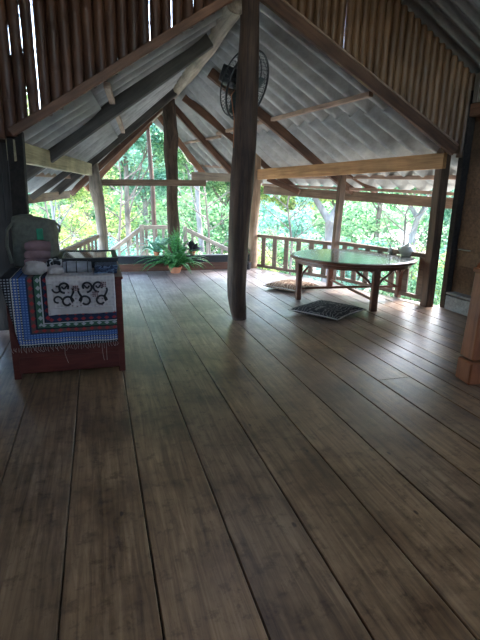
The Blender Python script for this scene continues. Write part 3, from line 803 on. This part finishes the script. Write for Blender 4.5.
b = MB(); b.box(((X0+X1)/2, Y0+.004, .12), (X1-X0-.10, .02, .14), bev=.004); b.obj('front_plinth', 'cabinet', case)
b = MB(); b.box(((X0+X1)/2, (Y0+Y1)/2, ZC), (X1-X0+.02, Y1-Y0+.02, .025), bev=.005); b.obj('top_board', 'cabinet', case)
# raised glass lid
def frame_rect(b, x0, x1, y0, y1, z, w_, h_):
    b.box(((x0+x1)/2, y0+w_/2, z), (x1-x0, w_, h_), bev=.003); b.box(((x0+x1)/2, y1-w_/2, z), (x1-x0, w_, h_), bev=.003)
    b.box((x0+w_/2, (y0+y1)/2, z), (w_, y1-y0-2*w_, h_)); b.box((x1-w_/2, (y0+y1)/2, z), (w_, y1-y0-2*w_, h_))
b = MB(); frame_rect(b, -.37, .16, 4.40, 5.04, .945, .045, .03); b.obj('lid_frame', 'sill', case)
b = MB()
frame_rect(b, -.36, .15, 4.41, 5.03, .89, .015, .08); b.obj('lid_sides', 'sill', case)
gm, gt, gb = newmat('lid_glass'); gb.inputs['Base Color'].default_value = (.45, .52, .50, 1); gb.inputs['Roughness'].default_value = .05; gb.inputs['Transmission Weight'].default_value = .3; gb.inputs['IOR'].default_value = 2.0; gb.inputs['Coat Weight'].default_value = 1  # pale, mostly opaque colour stands in for the bright reflection on the glass
b = MB(); b.box((-.105, 4.72, .950), (.44, .55, .006)); b.obj('glass_pane', gm, case)
# cloth materials
def bordermat():
    m, nt, b = newmat('blue_embroidered_border_cloth')
    tc = N(nt, 'ShaderNodeTexCoord'); sx = N(nt, 'ShaderNodeSeparateXYZ'); nt.links.new(tc.outputs['Object'], sx.inputs[0])
    def mt(op, a, b_=None, c=None):
        n = N(nt, 'ShaderNodeMath', operation=op)
        for i, q in enumerate((a, b_, c)):
            if q is None: continue
            if isinstance(q, (int, float)): n.inputs[i].default_value = q
            else: nt.links.new(q, n.inputs[i])
        return n.outputs[0]
    # band number grows away from the inner square, along -x and -z
    dx = mt('SUBTRACT', -.405, sx.outputs['X']); dz = mt('SUBTRACT', .535, sx.outputs['Z'])
    t = mt('DIVIDE', mt('MAXIMUM', mt('MULTIPLY', dx, .80), dz), .27)
    isv = mt('GREATER_THAN', mt('MULTIPLY', dx, .80), dz)
    along = mt('ADD', mt('MULTIPLY', isv, sx.outputs['Z']), mt('MULTIPLY', mt('SUBTRACT', 1, isv), sx.outputs['X']))
    navy, blk, red, grn, wht, blu = s2l((30, 38, 62)), s2l((18, 18, 24)), s2l((150, 42, 42)), s2l((50, 85, 65)), s2l((165, 165, 160)), s2l((48, 80, 130))
    brn = s2l((85, 62, 55))
    rp = ramp(nt, [navy, blk, wht, grn, blk, brn, navy, blu, blk, blu, navy, wht, blk], [0, .14, .17, .20, .33, .37, .47, .51, .66, .69, .80, .82, .84]); rp.color_ramp.interpolation = 'CONSTANT'
    nt.links.new(t, rp.inputs[0])
    # motifs along the bands
    cx_ = mt('PINGPONG', mt('MULTIPLY', along, 16.0), .5)
    ct = mt('PINGPONG', mt('MULTIPLY', t, 6.0), .5)
    dia = mt('ADD', cx_, ct); mk = mt('GREATER_THAN', dia, .66)
    rp2 = ramp(nt, [red, wht, grn, red, s2l((100, 125, 165)), wht, s2l((185, 180, 170)), s2l((150, 150, 150))], [0, .14, .30, .36, .50, .66, .69, .86]); rp2.color_ramp.interpolation = 'CONSTANT'
    nt.links.new(t, rp2.inputs[0])
    fine = mt('GREATER_THAN', mt('PINGPONG', mt('MULTIPLY', along, 45.0), .5), .25)
    outer = mt('GREATER_THAN', t, .49)
    mask = mt('ADD', mt('MULTIPLY', mk, mt('SUBTRACT', 1, outer)), mt('MULTIPLY', mt('MULTIPLY', fine, outer), mt('GREATER_THAN', mt('PINGPONG', mt('MULTIPLY', t, 14.0), .5), .2)))
    mx = N(nt, 'ShaderNodeMix', data_type='RGBA'); nt.links.new(mt('MULTIPLY', mask, .85), mx.inputs[0]); nt.links.new(rp.outputs[0], mx.inputs[6]); nt.links.new(rp2.outputs[0], mx.inputs[7])
    nt.links.new(mx.outputs[2], b.inputs['Base Color']); b.inputs['Roughness'].default_value = .95
    return m
M['border'] = bordermat()
def whitemat():
    m, nt, b = newmat('cream_embroidered_cloth')
    tc = N(nt, 'ShaderNodeTexCoord')
    v = N(nt, 'ShaderNodeTexVoronoi'); v.inputs['Scale'].default_value = 34; v.inputs['Randomness'].default_value = .35
    nt.links.new(tc.outputs['Object'], v.inputs['Vector'])
    r_ = ramp(nt, [s2l((95, 50, 62)), s2l((165, 155, 150)), s2l((190, 180, 172))], [.12, .2, .6]); nt.links.new(v.outputs['Distance'], r_.inputs[0])
    nt.links.new(r_.outputs[0], b.inputs['Base Color']); b.inputs['Roughness'].default_value = .95
    return m
M['cream_emb'] = whitemat()
def drape(name, x0, x1, yb, zb, mat, parent, off, zt=ZC+.02, skew=0.0, amp=.008):
    """cloth lying on the top board and hanging over the front edge"""
    nx, n1, n2 = 44, 10, 26; vs_ = []
    prof = [(yb+(Y0-.014-off-yb)*j/n1, zt+off) for j in range(n1+1)]
    prof += [(Y0-.022-off, zt+off-(zt+off-zb)*j/n2) for j in range(1, n2+1)]
    for j, (y, z) in enumerate(prof):
        hang = max(0, (j-n1)/n2)
        for i in range(nx+1):
            u = i/nx; x = x0+(x1-x0)*u
            x += skew*hang*(1-u)
            yy = y-amp*hang*(1+math.sin(x*31+off*200))-.004*hang*noise.noise(V((x*14, z*14, off*50)))
            zz = z+(.006*noise.noise(V((x*9, y*5, off*90))) if hang == 0 else .01*noise.noise(V((x*6, 0, off*9)))*hang)
            vs_.append((x, yy, zz))
    W_ = nx+1; fs = [(j*W_+i, j*W_+i+1, (j+1)*W_+i+1, (j+1)*W_+i) for j in range(len(prof)-1) for i in range(nx)]
    me = mesh(name, vs_, fs, True); o = link(name, me, mat, parent); md = o.modifiers.new('t', 'SOLIDIFY'); md.thickness = .003; md.offset = 1
    return o
cl = tag(drape('embroidered_cloth', -.765, .115, 4.6, .285, 'border', None, .004, skew=.10), 'blue banded embroidered cloth draped over the front of the case', 'textile')
b = MB()
for k in range(46):
    u = k/45; x = -.73+.84*u; L = .03+.02*random.random()
    if k in (22, 38, 40): L = .16
    b.tube([(x, Y0-.040, .29), (x+random.uniform(-.006, .006), Y0-.042, .29-L*.5), (x+random.uniform(-.01, .02), Y0-.040, .29-L)], .0016, 4)
b.obj('fringe', 'white_cloth', cl)
sq = empty('embroidered_square', (-.15, Y0-.03, .55), 'cream cloth with black scroll embroidery hanging over the blue cloth', 'textile')
o = drape('cloth', -.425, .112, 4.5, .555, 'cream_emb', sq, .011, amp=.006)
# scrolls
def scroll(c, r, a0, turns, flip, wdt=.010):
    pts = []
    for k in range(26):
        t = k/25; a = a0+flip*t*turns*2*PI; rr = r*(1-.45*t)
        pts.append((c[0]+rr*math.cos(a), c[1]+rr*math.sin(a)))
    return pts
sb = MB()
def ribbon(pts, wdt):
    n0 = len(sb.v); m_ = len(pts)
    for i, (x, z) in enumerate(pts):
        a = pts[max(0, i-1)]; c_ = pts[min(m_-1, i+1)]; d = V((c_[0]-a[0], 0, c_[1]-a[1])).normalized(); nn = V((-d.z, 0, d.x))*wdt/2
        y = Y0-.055
        for s_, yy in ((1, y), (-1, y)): sb.v.append(V((x, yy, z))+nn*s_)
        for s_ in (1, -1): sb.v.append(V((x, y+.006, z))+nn*s_)
    for i in range(m_-1):
        a = n0+i*4; sb.f += [(a, a+1, a+5, a+4), (a+2, a+6, a+7, a+3), (a, a+4, a+6, a+2), (a+1, a+3, a+7, a+5)]
for cx_ in (-.20, .065):
    for sgn in (-1, 1):
        if cx_ > 0 and sgn > 0: continue
        pts = [(cx_+sgn*.012, .66)]+[(cx_+sgn*(.02+.03*t), .66+.02*t) for t in (0, .5, 1)]
        ribbon(scroll((cx_+sgn*.070, .665), .047, PI if sgn > 0 else 0, .9, -sgn), .016)
        ribbon(scroll((cx_+sgn*.085, .785), .047, PI*1.5, .85, sgn), .016)
        ribbon([(cx_+sgn*(.03+.012*math.sin(t*.8)), .66+.016*t) for t in range(8)], .016)
        ribbon([(cx_+sgn*(.052+.008*t), .785+.012*math.sin(t)) for t in range(8)], .014)
for cx_ in (-.345,):
    ribbon(scroll((cx_, .68), .035, 0, .8, 1), .014); ribbon(scroll((cx_, .775), .035, PI, .8, 1), .014)
o = sb.obj('scroll_embroidery', 'black', sq)
for cx_, cz_ in ((-.20, .775), (-.05, .72), (.02, .80)):
    b = MB()
    for i in range(-1, 2):
        for j in range(-1, 2): b.box((cx_+i*.016, Y0-.053, cz_+j*.016), (.012, .006, .012))
    b.obj('red_motif', M['pink_cloth'], sq)
ob = MB(); ob.box((-.398, Y0-.047, .715), (.05, .012, .20), bev=.004); ob.box((-.16, Y0-.045, .585), (.50, .012, .055), bev=.004)
ob.obj('plain_hem', 'white_cloth', sq)

# things on the case
def blob(name, c, d, mat, label, cat, seed=0, lump=.18, parent=None, sub=3):
    me = bpy.data.meshes.new(name)
    import bmesh
    bm = bmesh.new(); bmesh.ops.create_icosphere(bm, subdivisions=4, radius=1)
    for v in bm.verts:
        nn = noise.noise(v.co*1.7+V((seed, 0, 0)))*lump+noise.noise(v.co*5+V((seed, 5, 0)))*lump*.35
        v.co = v.co*(1+nn); v.co = V((v.co.x*d[0]/2, v.co.y*d[1]/2, v.co.z*d[2]/2))
        if v.co.z < -d[2]*.36: v.co.z = -d[2]*.36
    bm.to_mesh(me); bm.free()
    for p in me.polygons: p.use_smooth = True
    o = link(name, me, mat, parent, Matrix.Translation(V(c)+V((0, 0, d[2]*.36))))
    if label: tag(o, label, cat)
    return o
ZT = ZC+.022
# sack
sk = empty('cloth_sack', (-.56, 4.72, ZT), 'tall grey green cloth sack with a green print on the display case', 'bag')
b = MB(); n = 28; vs_ = []
rows = [(0, 1.0), (.03, 1.04), (.12, 1.05), (.22, 1.02), (.32, 1.0), (.40, .98), (.43, .93), (.445, .6), (.45, .1)]
for z, s_ in rows:
    for k in range(n):
        a = 2*PI*k/n; c_, s2 = math.cos(a), math.sin(a)
        ex = abs(c_)**.5*(1 if c_ > 0 else -1); ey = abs(s2)**.5*(1 if s2 > 0 else -1)
        wob = 1+.05*noise.noise(V((c_*2, s2*2, z*8)))*2
        vs_.append((-.56+ex*.19*s_*wob, 4.74+ey*.15*s_*wob, ZT+z-(.02*ex if z > .3 else 0)))
b.add(vs_, [(i*n+k, i*n+(k+1) % n, (i+1)*n+(k+1) % n, (i+1)*n+k) for i in range(len(rows)-1) for k in range(n)]+[tuple(reversed(range(n))), tuple((len(rows)-1)*n+k for k in range(n))])
b.obj('body', 'bagcloth', sk, smooth=True)
b = MB(); b.box((-.50, 4.575, ZT+.30), (.055, .012, .10), bev=.004); b.obj('green_print', 'greenpatch', sk)
b = MB(); b.tube([(-.72, 4.62, ZT+.40), (-.76, 4.55, ZT+.34), (-.77, 4.52, ZT+.2), (-.74, 4.5, ZT+.05)], .014, 8); b.obj('strap', 'bagcloth', sk, smooth=True); b = MB(); b.tube([(-.37, 4.66, ZT+.40), (-.33, 4.64, ZT+.36), (-.345, 4.63, ZT+.31)], .010, 6); b.obj('strap', 'bagcloth', sk, smooth=True)
pk = empty('folded_cloth', (-.52, 4.40, ZT), 'dusty pink rolled cloth in front of the grey green sack', 'textile')
for k in range(3):
    b = MB(); z = ZT+.055+k*.075
    b.tube([(-.62+.01*k, 4.44, z), (-.56, 4.42, z+.005), (-.49, 4.42, z+.005), (-.43+.01*k, 4.44, z)], [.035, .045, .045, .04], 14, jit=.1, seed=k)
    b.obj('fold', 'pink_cloth', pk, smooth=True)
blob('cloth_bundle', (-.52, 4.20, ZT), (.19, .17, .13), 'white_cloth', 'crumpled cream cloth bundle in front of the pink roll', 'textile', 2, .25)
blob('cloth_bundle', (-.36, 4.18, ZT), (.13, .13, .09), 'white_cloth', 'smaller pale cloth bundle between cream bundle and grey roll', 'textile', 7, .2)
M['zebra'] = cushmat('black_white_cloth', (.02, .02, .02), (.6, .58, .55), 14)
blob('patterned_pouch', (-.37, 4.335, ZT), (.16, .12, .14), 'zebra', 'small black and white patterned pouch beside the glass lid', 'pouch', 11, .15)
rl = empty('cloth_roll', (-.20, 4.20, ZT), 'light grey rolled cloth lying in front of the glass lid', 'textile')
b = MB(); b.tube([(-.30, 4.20, ZT+.05), (-.25, 4.20, ZT+.052), (-.15, 4.20, ZT+.05), (-.07, 4.205, ZT+.05)], [.044, .05, .048, .046], 18, jit=.08); b.obj('roll', 'grey_roll', rl, smooth=True)
b = MB()
for x in (-.27, -.19, -.10): b.tube([(x, 4.20+.052*math.cos(t*PI/10), ZT+.051+.052*math.sin(t*PI/10)) for t in range(20)], .004, 5, close=True)
b.obj('tie', 'black', rl, smooth=True)
M['bluecloth'] = cushmat('indigo_cloth', (.02, .03, .06), (.16, .22, .32), 26)
fc = empty('folded_cloth', (.04, 4.22, ZT), 'stack of dark indigo folded cloths at the right corner of the case', 'textile')
for k in range(3):
    b = MB(); b.box((.045+.004*k, 4.22, ZT+.014+k*.024), (.19, .22, .022), bev=.010); b.obj('fold', 'bluecloth', fc)

# ================================================================== RIGHT SIDE
nw = empty('newel_post', (3.09, 3.06, 0), 'orange brown varnished newel post at the right edge', 'post', rz=R(-8))
mw = MAT[nw.name]
b = MB(); b.box((0, 0, .10), (.215, .20, .20), bev=.012); b.obj('base_block', 'newel', nw, mw)
b = MB()
vs_ = [(-.10, -.085, .22), (.10, -.085, .22), (.10, .085, .22), (-.10, .085, .22), (-.085, -.07, .96), (.085, -.07, .96), (.085, .07, .96), (-.085, .07, .96)]
b.add(vs_, [(3, 2, 1, 0), (4, 5, 6, 7), (0, 1, 5, 4), (1, 2, 6, 5), (2, 3, 7, 6), (3, 0, 4, 7)])
o = b.obj('shaft', 'newel', nw, mw); md = o.modifiers.new('b', 'BEVEL'); md.width = .008; md.segments = 2
b = MB(); b.box((0, 0, .975), (.20, .17, .035), bev=.008); b.obj('collar', 'newel', nw, mw)
b = MB(); b.tube([(0, -.075, .985), (0, .075, .985)], .075, 20); b.obj('rounded_cap', 'newel', nw, mw, True)
# ledge and bits by the right wall
lg = empty('low_ledge', (4.78, 5.0, 0), 'low grey plank ledge along the foot of the boarded wall', 'ledge')
b = MB(); b.box((4.76, 4.6, .25), (.16, 1.5, .03), bev=.005); b.obj('top_plank', 'greyplank', lg)
b = MB(); b.box((4.70, 4.6, .12), (.03, 1.5, .20), bev=.005); b.obj('front_plank', 'greyplank', lg)
b = MB(); b.box((0, 0, 0), (.05, .20, .012), bev=.004)
tag(b.obj('wall_shelf', 'ceramic', mw=Matrix.Translation((4.83, 5.28, .86))), 'tiny white shelf on the boarded wall', 'shelf')

# ================================================================== TREES
def leaves_mesh(seed, n, rad, size, clumps=40, flat=.8):
    rnd = random.Random(seed); b = MB(); cl_ = []
    for k in range(clumps):
        while 1:
            p = V((rnd.uniform(-1, 1), rnd.uniform(-1, 1), rnd.uniform(-1, 1)))
            if .25 < p.length < 1: break
        cl_.append((V((p.x*rad, p.y*rad, p.z*rad*flat)), rnd.uniform(.25, .5)*rad*.6))
    for k in range(n):
        c, r_ = rnd.choice(cl_)
        q = V((rnd.gauss(0, 1), rnd.gauss(0, 1), rnd.gauss(0, .7))).normalized()*r_*rnd.random()**.4
        p = c+q; s_ = size*rnd.uniform(.6, 1.3)
        d = V((rnd.uniform(-1, 1), rnd.uniform(-1, 1), rnd.uniform(-.9, .5))).normalized(); e = d.cross(V((rnd.uniform(-1, 1), rnd.uniform(-1, 1), rnd.uniform(-1, 1)))).normalized()
        b.add([p, p+d*s_*.5+e*s_*.26, p+d*s_, p+d*s_*.5-e*s_*.26], [(0, 1, 2, 3)])
    return mesh('foliage', b.v, b.f)
FOL = [leaves_mesh(s_, 5200, 1.0, .085, 46) for s_ in (1, 2)]
FOLM = {}
def fol(i, mat):
    if (i, mat) not in FOLM:
        me = FOL[i].copy(); me.materials.append(M[mat]); FOLM[(i, mat)] = me
    return FOLM[(i, mat)]
def tree(x, y, z0, h, cr, mat, label, group, seed, trunk='trunk', fork=False, tr=.12, crowns=3):
    rnd = random.Random(seed)
    root = empty('tree', (x, y, z0), label, 'tree', group)
    b = MB(); hb = h*(.42 if fork else .8)
    lean = V((rnd.uniform(-.06, .06), rnd.uniform(-.05, .05), 0))
    P = [V((x, y, z0-.3))+lean*t*hb+V((rnd.uniform(-.05, .05), 0, t*(hb+.3))) for t in (0, .25, .5, .75, 1)]
    b.tube(P, [tr*1.3, tr, tr*.9, tr*.8, tr*.65], 9, jit=.1, seed=seed)
    tips = []
    nb = 3 if fork else 6
    for k in range(nb):
        an = rnd.uniform(0, 6.28) if not fork else (k*2.4+.3); t = 1 if fork else .45+.55*k/nb
        s0 = lerp(P[0], P[-1], t) if not fork else P[-1]-V((0, 0, .05))
        L = h*rnd.uniform(.28, .45)
        d = V((math.cos(an)*.55, math.sin(an)*.4, .75)).normalized()
        e1 = s0+d*L*.5+V((0, 0, .0)); e2 = s0+d*L+V((rnd.uniform(-.2, .2), 0, L*.1))
        r0 = tr*(.62 if fork else .38); b.tube([s0, e1, e2], [r0, r0*.7, r0*.3], 7); tips.append(e2)
        for q in range(2):
            f_ = e1+V((rnd.uniform(-1, 1), rnd.uniform(-.6, .6), rnd.uniform(.1, .9)))*L*.5; b.tube([e1, f_], [r0*.4, r0*.12], 5); tips.append(f_)
    b.obj('trunk', trunk, root, smooth=True)
    for k in range(crowns):
        c = tips[(k*3) % len(tips)] if k else V((P[-1].x, P[-1].y, z0+h*.85))
        o = bpy.data.objects.new('crown', fol((seed+k) % 2, mat)); C.objects.link(o); o.parent = root
        s_ = cr*rnd.uniform(.8, 1.1)*(1 if k == 0 else .75)
        mm = Matrix.Translation(V(c)) @ Matrix.Rotation(rnd.uniform(0, 6.28), 4, 'Z') @ Matrix.Diagonal((s_, s_, s_*.85, 1))
        o.matrix_local = MAT[root.name].inverted() @ mm
    return root
def shrub(x, y, z0, r_, mat, label, group, seed):
    rnd = random.Random(seed)
    root = empty('shrub', (x, y, z0), label, 'shrub', group)
    o = bpy.data.objects.new('foliage', fol(seed % 2, mat)); C.objects.link(o); o.parent = root
    mm = Matrix.Translation((x, y, z0+r_*.7)) @ Matrix.Rotation(rnd.uniform(0, 6.28), 4, 'Z') @ Matrix.Diagonal((r_*1.15, r_, r_*.95, 1))
    o.matrix_local = MAT[root.name].inverted() @ mm
    b = MB()
    for k in range(5):
        an = k*1.3; b.tube([(x, y, z0-.1), (x+.3*r_*math.cos(an), y+.3*r_*math.sin(an), z0+r_*.5), (x+.6*r_*math.cos(an), y+.6*r_*math.sin(an), z0+r_*1.2)], [.03, .022, .01], 5)
    b.obj('stems', 'trunk_b', root)
    return root
tree(6.9, 13.2, -1.7, 6.0, 1.9, 'leaf_c', 'pale grey forked tree seen right of the pale corner post', None, 11, 'trunk', True, .20)
tree(1.2, 19.0, -1.7, 7.0, 2.2, 'leaf_c', 'blue green tree filling the gable opening behind the bark post', None, 12, 'trunk_b', False, .12, 4)
tree(-1.2, 16.0, -1.7, 5.0, 1.5, 'leaf_a', 'yellow green slender tree seen left of the weathered corner post', None, 13, 'trunk', False, .07)
tree(3.9, 18.0, -1.7, 6.5, 2.0, 'leaf_b', 'mid green tree seen between bark post and centre log post', None, 14, 'trunk', False, .11, 4)
tree(11.5, 15.5, -1.7, 6.0, 2.1, 'leaf_b', 'leafy tree behind the slim brown post', None, 15, 'trunk', True, .16)
tree(13.0, 11.5, -1.7, 6.0, 2.0, 'leaf_c', 'blue green tree outside beyond the teapot', None, 16, 'trunk', True, .15)
def sapling(x, y, h, seed, label, tr=.035, n=9):
    rnd = random.Random(seed); root = empty('bare_sapling', (x, y, -1.8), label, 'tree')
    b = MB(); P = [V((x+rnd.uniform(-.08, .08)*t, y, -1.9+h*t/4)) for t in range(5)]
    b.tube(P, [tr, tr*.85, tr*.7, tr*.5, tr*.25], 7); b.obj('trunk', 'trunk_b', root, smooth=True)
    for k in range(n):
        t = .3+.65*k/n; s0 = lerp(P[int(t*4)], P[min(4, int(t*4)+1)], t*4-int(t*4)); sg = 1 if k % 2 else -1
        L = h*(.34-.2*t)*rnd.uniform(.8, 1.3); e1 = s0+V((sg*L*.5, rnd.uniform(-.2, .2), L*.35)); e2 = e1+V((sg*L*.4, 0, L*rnd.uniform(.1, .7)))
        b = MB(); b.tube([s0, e1, e2], [tr*.45, tr*.32, tr*.12], 5)
        for q in range(3): f_ = lerp(s0, e2, .35+.2*q); b.tube([f_, f_+V((sg*rnd.uniform(0, .3), 0, rnd.uniform(.15, .45)))*L], [tr*.2, tr*.08], 4)
        b.obj('branch', 'trunk_b', root)
sapling(5.3, 12.6, 4.2, 1, 'thin bare branching sapling just left of the forked grey tree', .05)
sapling(8.6, 11.6, 4.0, 2, 'bare branching sapling right of the slim brown post', .05, 12)
sapling(9.4, 10.0, 3.8, 3, 'bare sapling with crossing twigs outside behind the teapot', .045, 12)
sapling(-1.0, 12.5, 4.0, 4, 'thin pale sapling in the gap left of the weathered corner post', .04)
sapling(.5, 14.0, 4.6, 5, 'slender bare sapling between the weathered corner post and thin pole', .05)
sapling(3.1, 13.4, 4.6, 6, 'bare sapling between the bark post and the centre log post', .045)
GT = 'trees of the forest behind the house'
rnd = random.Random(77)
spots = [(-3.8, 21), (-.5, 25), (2.6, 26), (6.2, 24), (9.5, 22), (13.5, 21), (17, 18.5), (18, 14.5), (8.5, 30), (14.5, 27), (-4.5, 29), (3.5, 33), (20, 23), (-1, 35), (24, 17)]
for i, (x, y) in enumerate(spots):
    z = -1.7+.05*(max(0, y-20)+max(0, x-22)*.6)
    tree(x, y, z, rnd.uniform(4.6, 7.0), rnd.uniform(2.0, 2.7), ('leaf_a', 'leaf_b', 'leaf_c', 'leaf_b')[i % 4], 'leafy forest tree in the distance behind the house', GT, 100+i, ('trunk', 'trunk_b')[i % 2], i % 3 == 0, .14, 4)
GS = 'shrubs of the undergrowth around the house'
k = 0
for (x, y, r_) in [(-2.6, 13.5, 1.2), (-.6, 14.8, 1.1), (.9, 16.2, 1.3), (2.8, 15.4, 1.2), (4.8, 14.6, 1.2), (6.2, 16.2, 1.4), (8.3, 14.2, 1.3), (8.8, 11.4, 1.1), (10.2, 12.6, 1.2), (11, 9.8, 1.2), (12.8, 13.8, 1.4), (9.6, 8.2, 1.0), (-3.5, 17.5, 1.7), (3.4, 21, 2.0), (7.5, 19, 2.0), (11, 18.5, 1.9), (-1.8, 20, 1.8), (14.8, 16, 1.9), (-2.3, 10.5, .9), (12.5, 7.2, 1.2),
                   (0.2, 22.5, 1.9), (5.3, 20.3, 1.9), (16, 12, 1.6), (14.5, 9, 1.5)]:
    shrub(x, y, -1.75, r_, ('leaf_a', 'leaf_b', 'leaf_c', 'leaf_b')[k % 4], 'leafy shrub of the undergrowth outside', GS, 300+k); k += 1
# far forest, a mass nobody could count
b = MB(); rnd = random.Random(5)
for k in range(26000):
    X = rnd.uniform(-22, 45); Y = rnd.uniform(30, 48) if X < 24 else rnd.uniform(16, 46)
    d = max(0, Y-20)+max(0, X-22)*.6
    z = -1.7+.05*d+rnd.random()**1.3*4.6; p = V((X, Y, z)); s_ = rnd.uniform(.35, .8)
    d_ = V((rnd.uniform(-1, 1), rnd.uniform(-1, 1), rnd.uniform(-.8, .4))).normalized(); e = d_.cross(V((rnd.uniform(-1, 1), rnd.uniform(-1, 1), rnd.uniform(-1, 1)))).normalized()
    b.add([p, p+d_*s_*.5+e*s_*.3, p+d_*s_, p+d_*s_*.5-e*s_*.3], [(0, 1, 2, 3)])
tag(b.obj('forest_foliage', 'leaf_b'), 'distant mass of green foliage closing the view behind all the trees', 'foliage', kind='stuff')
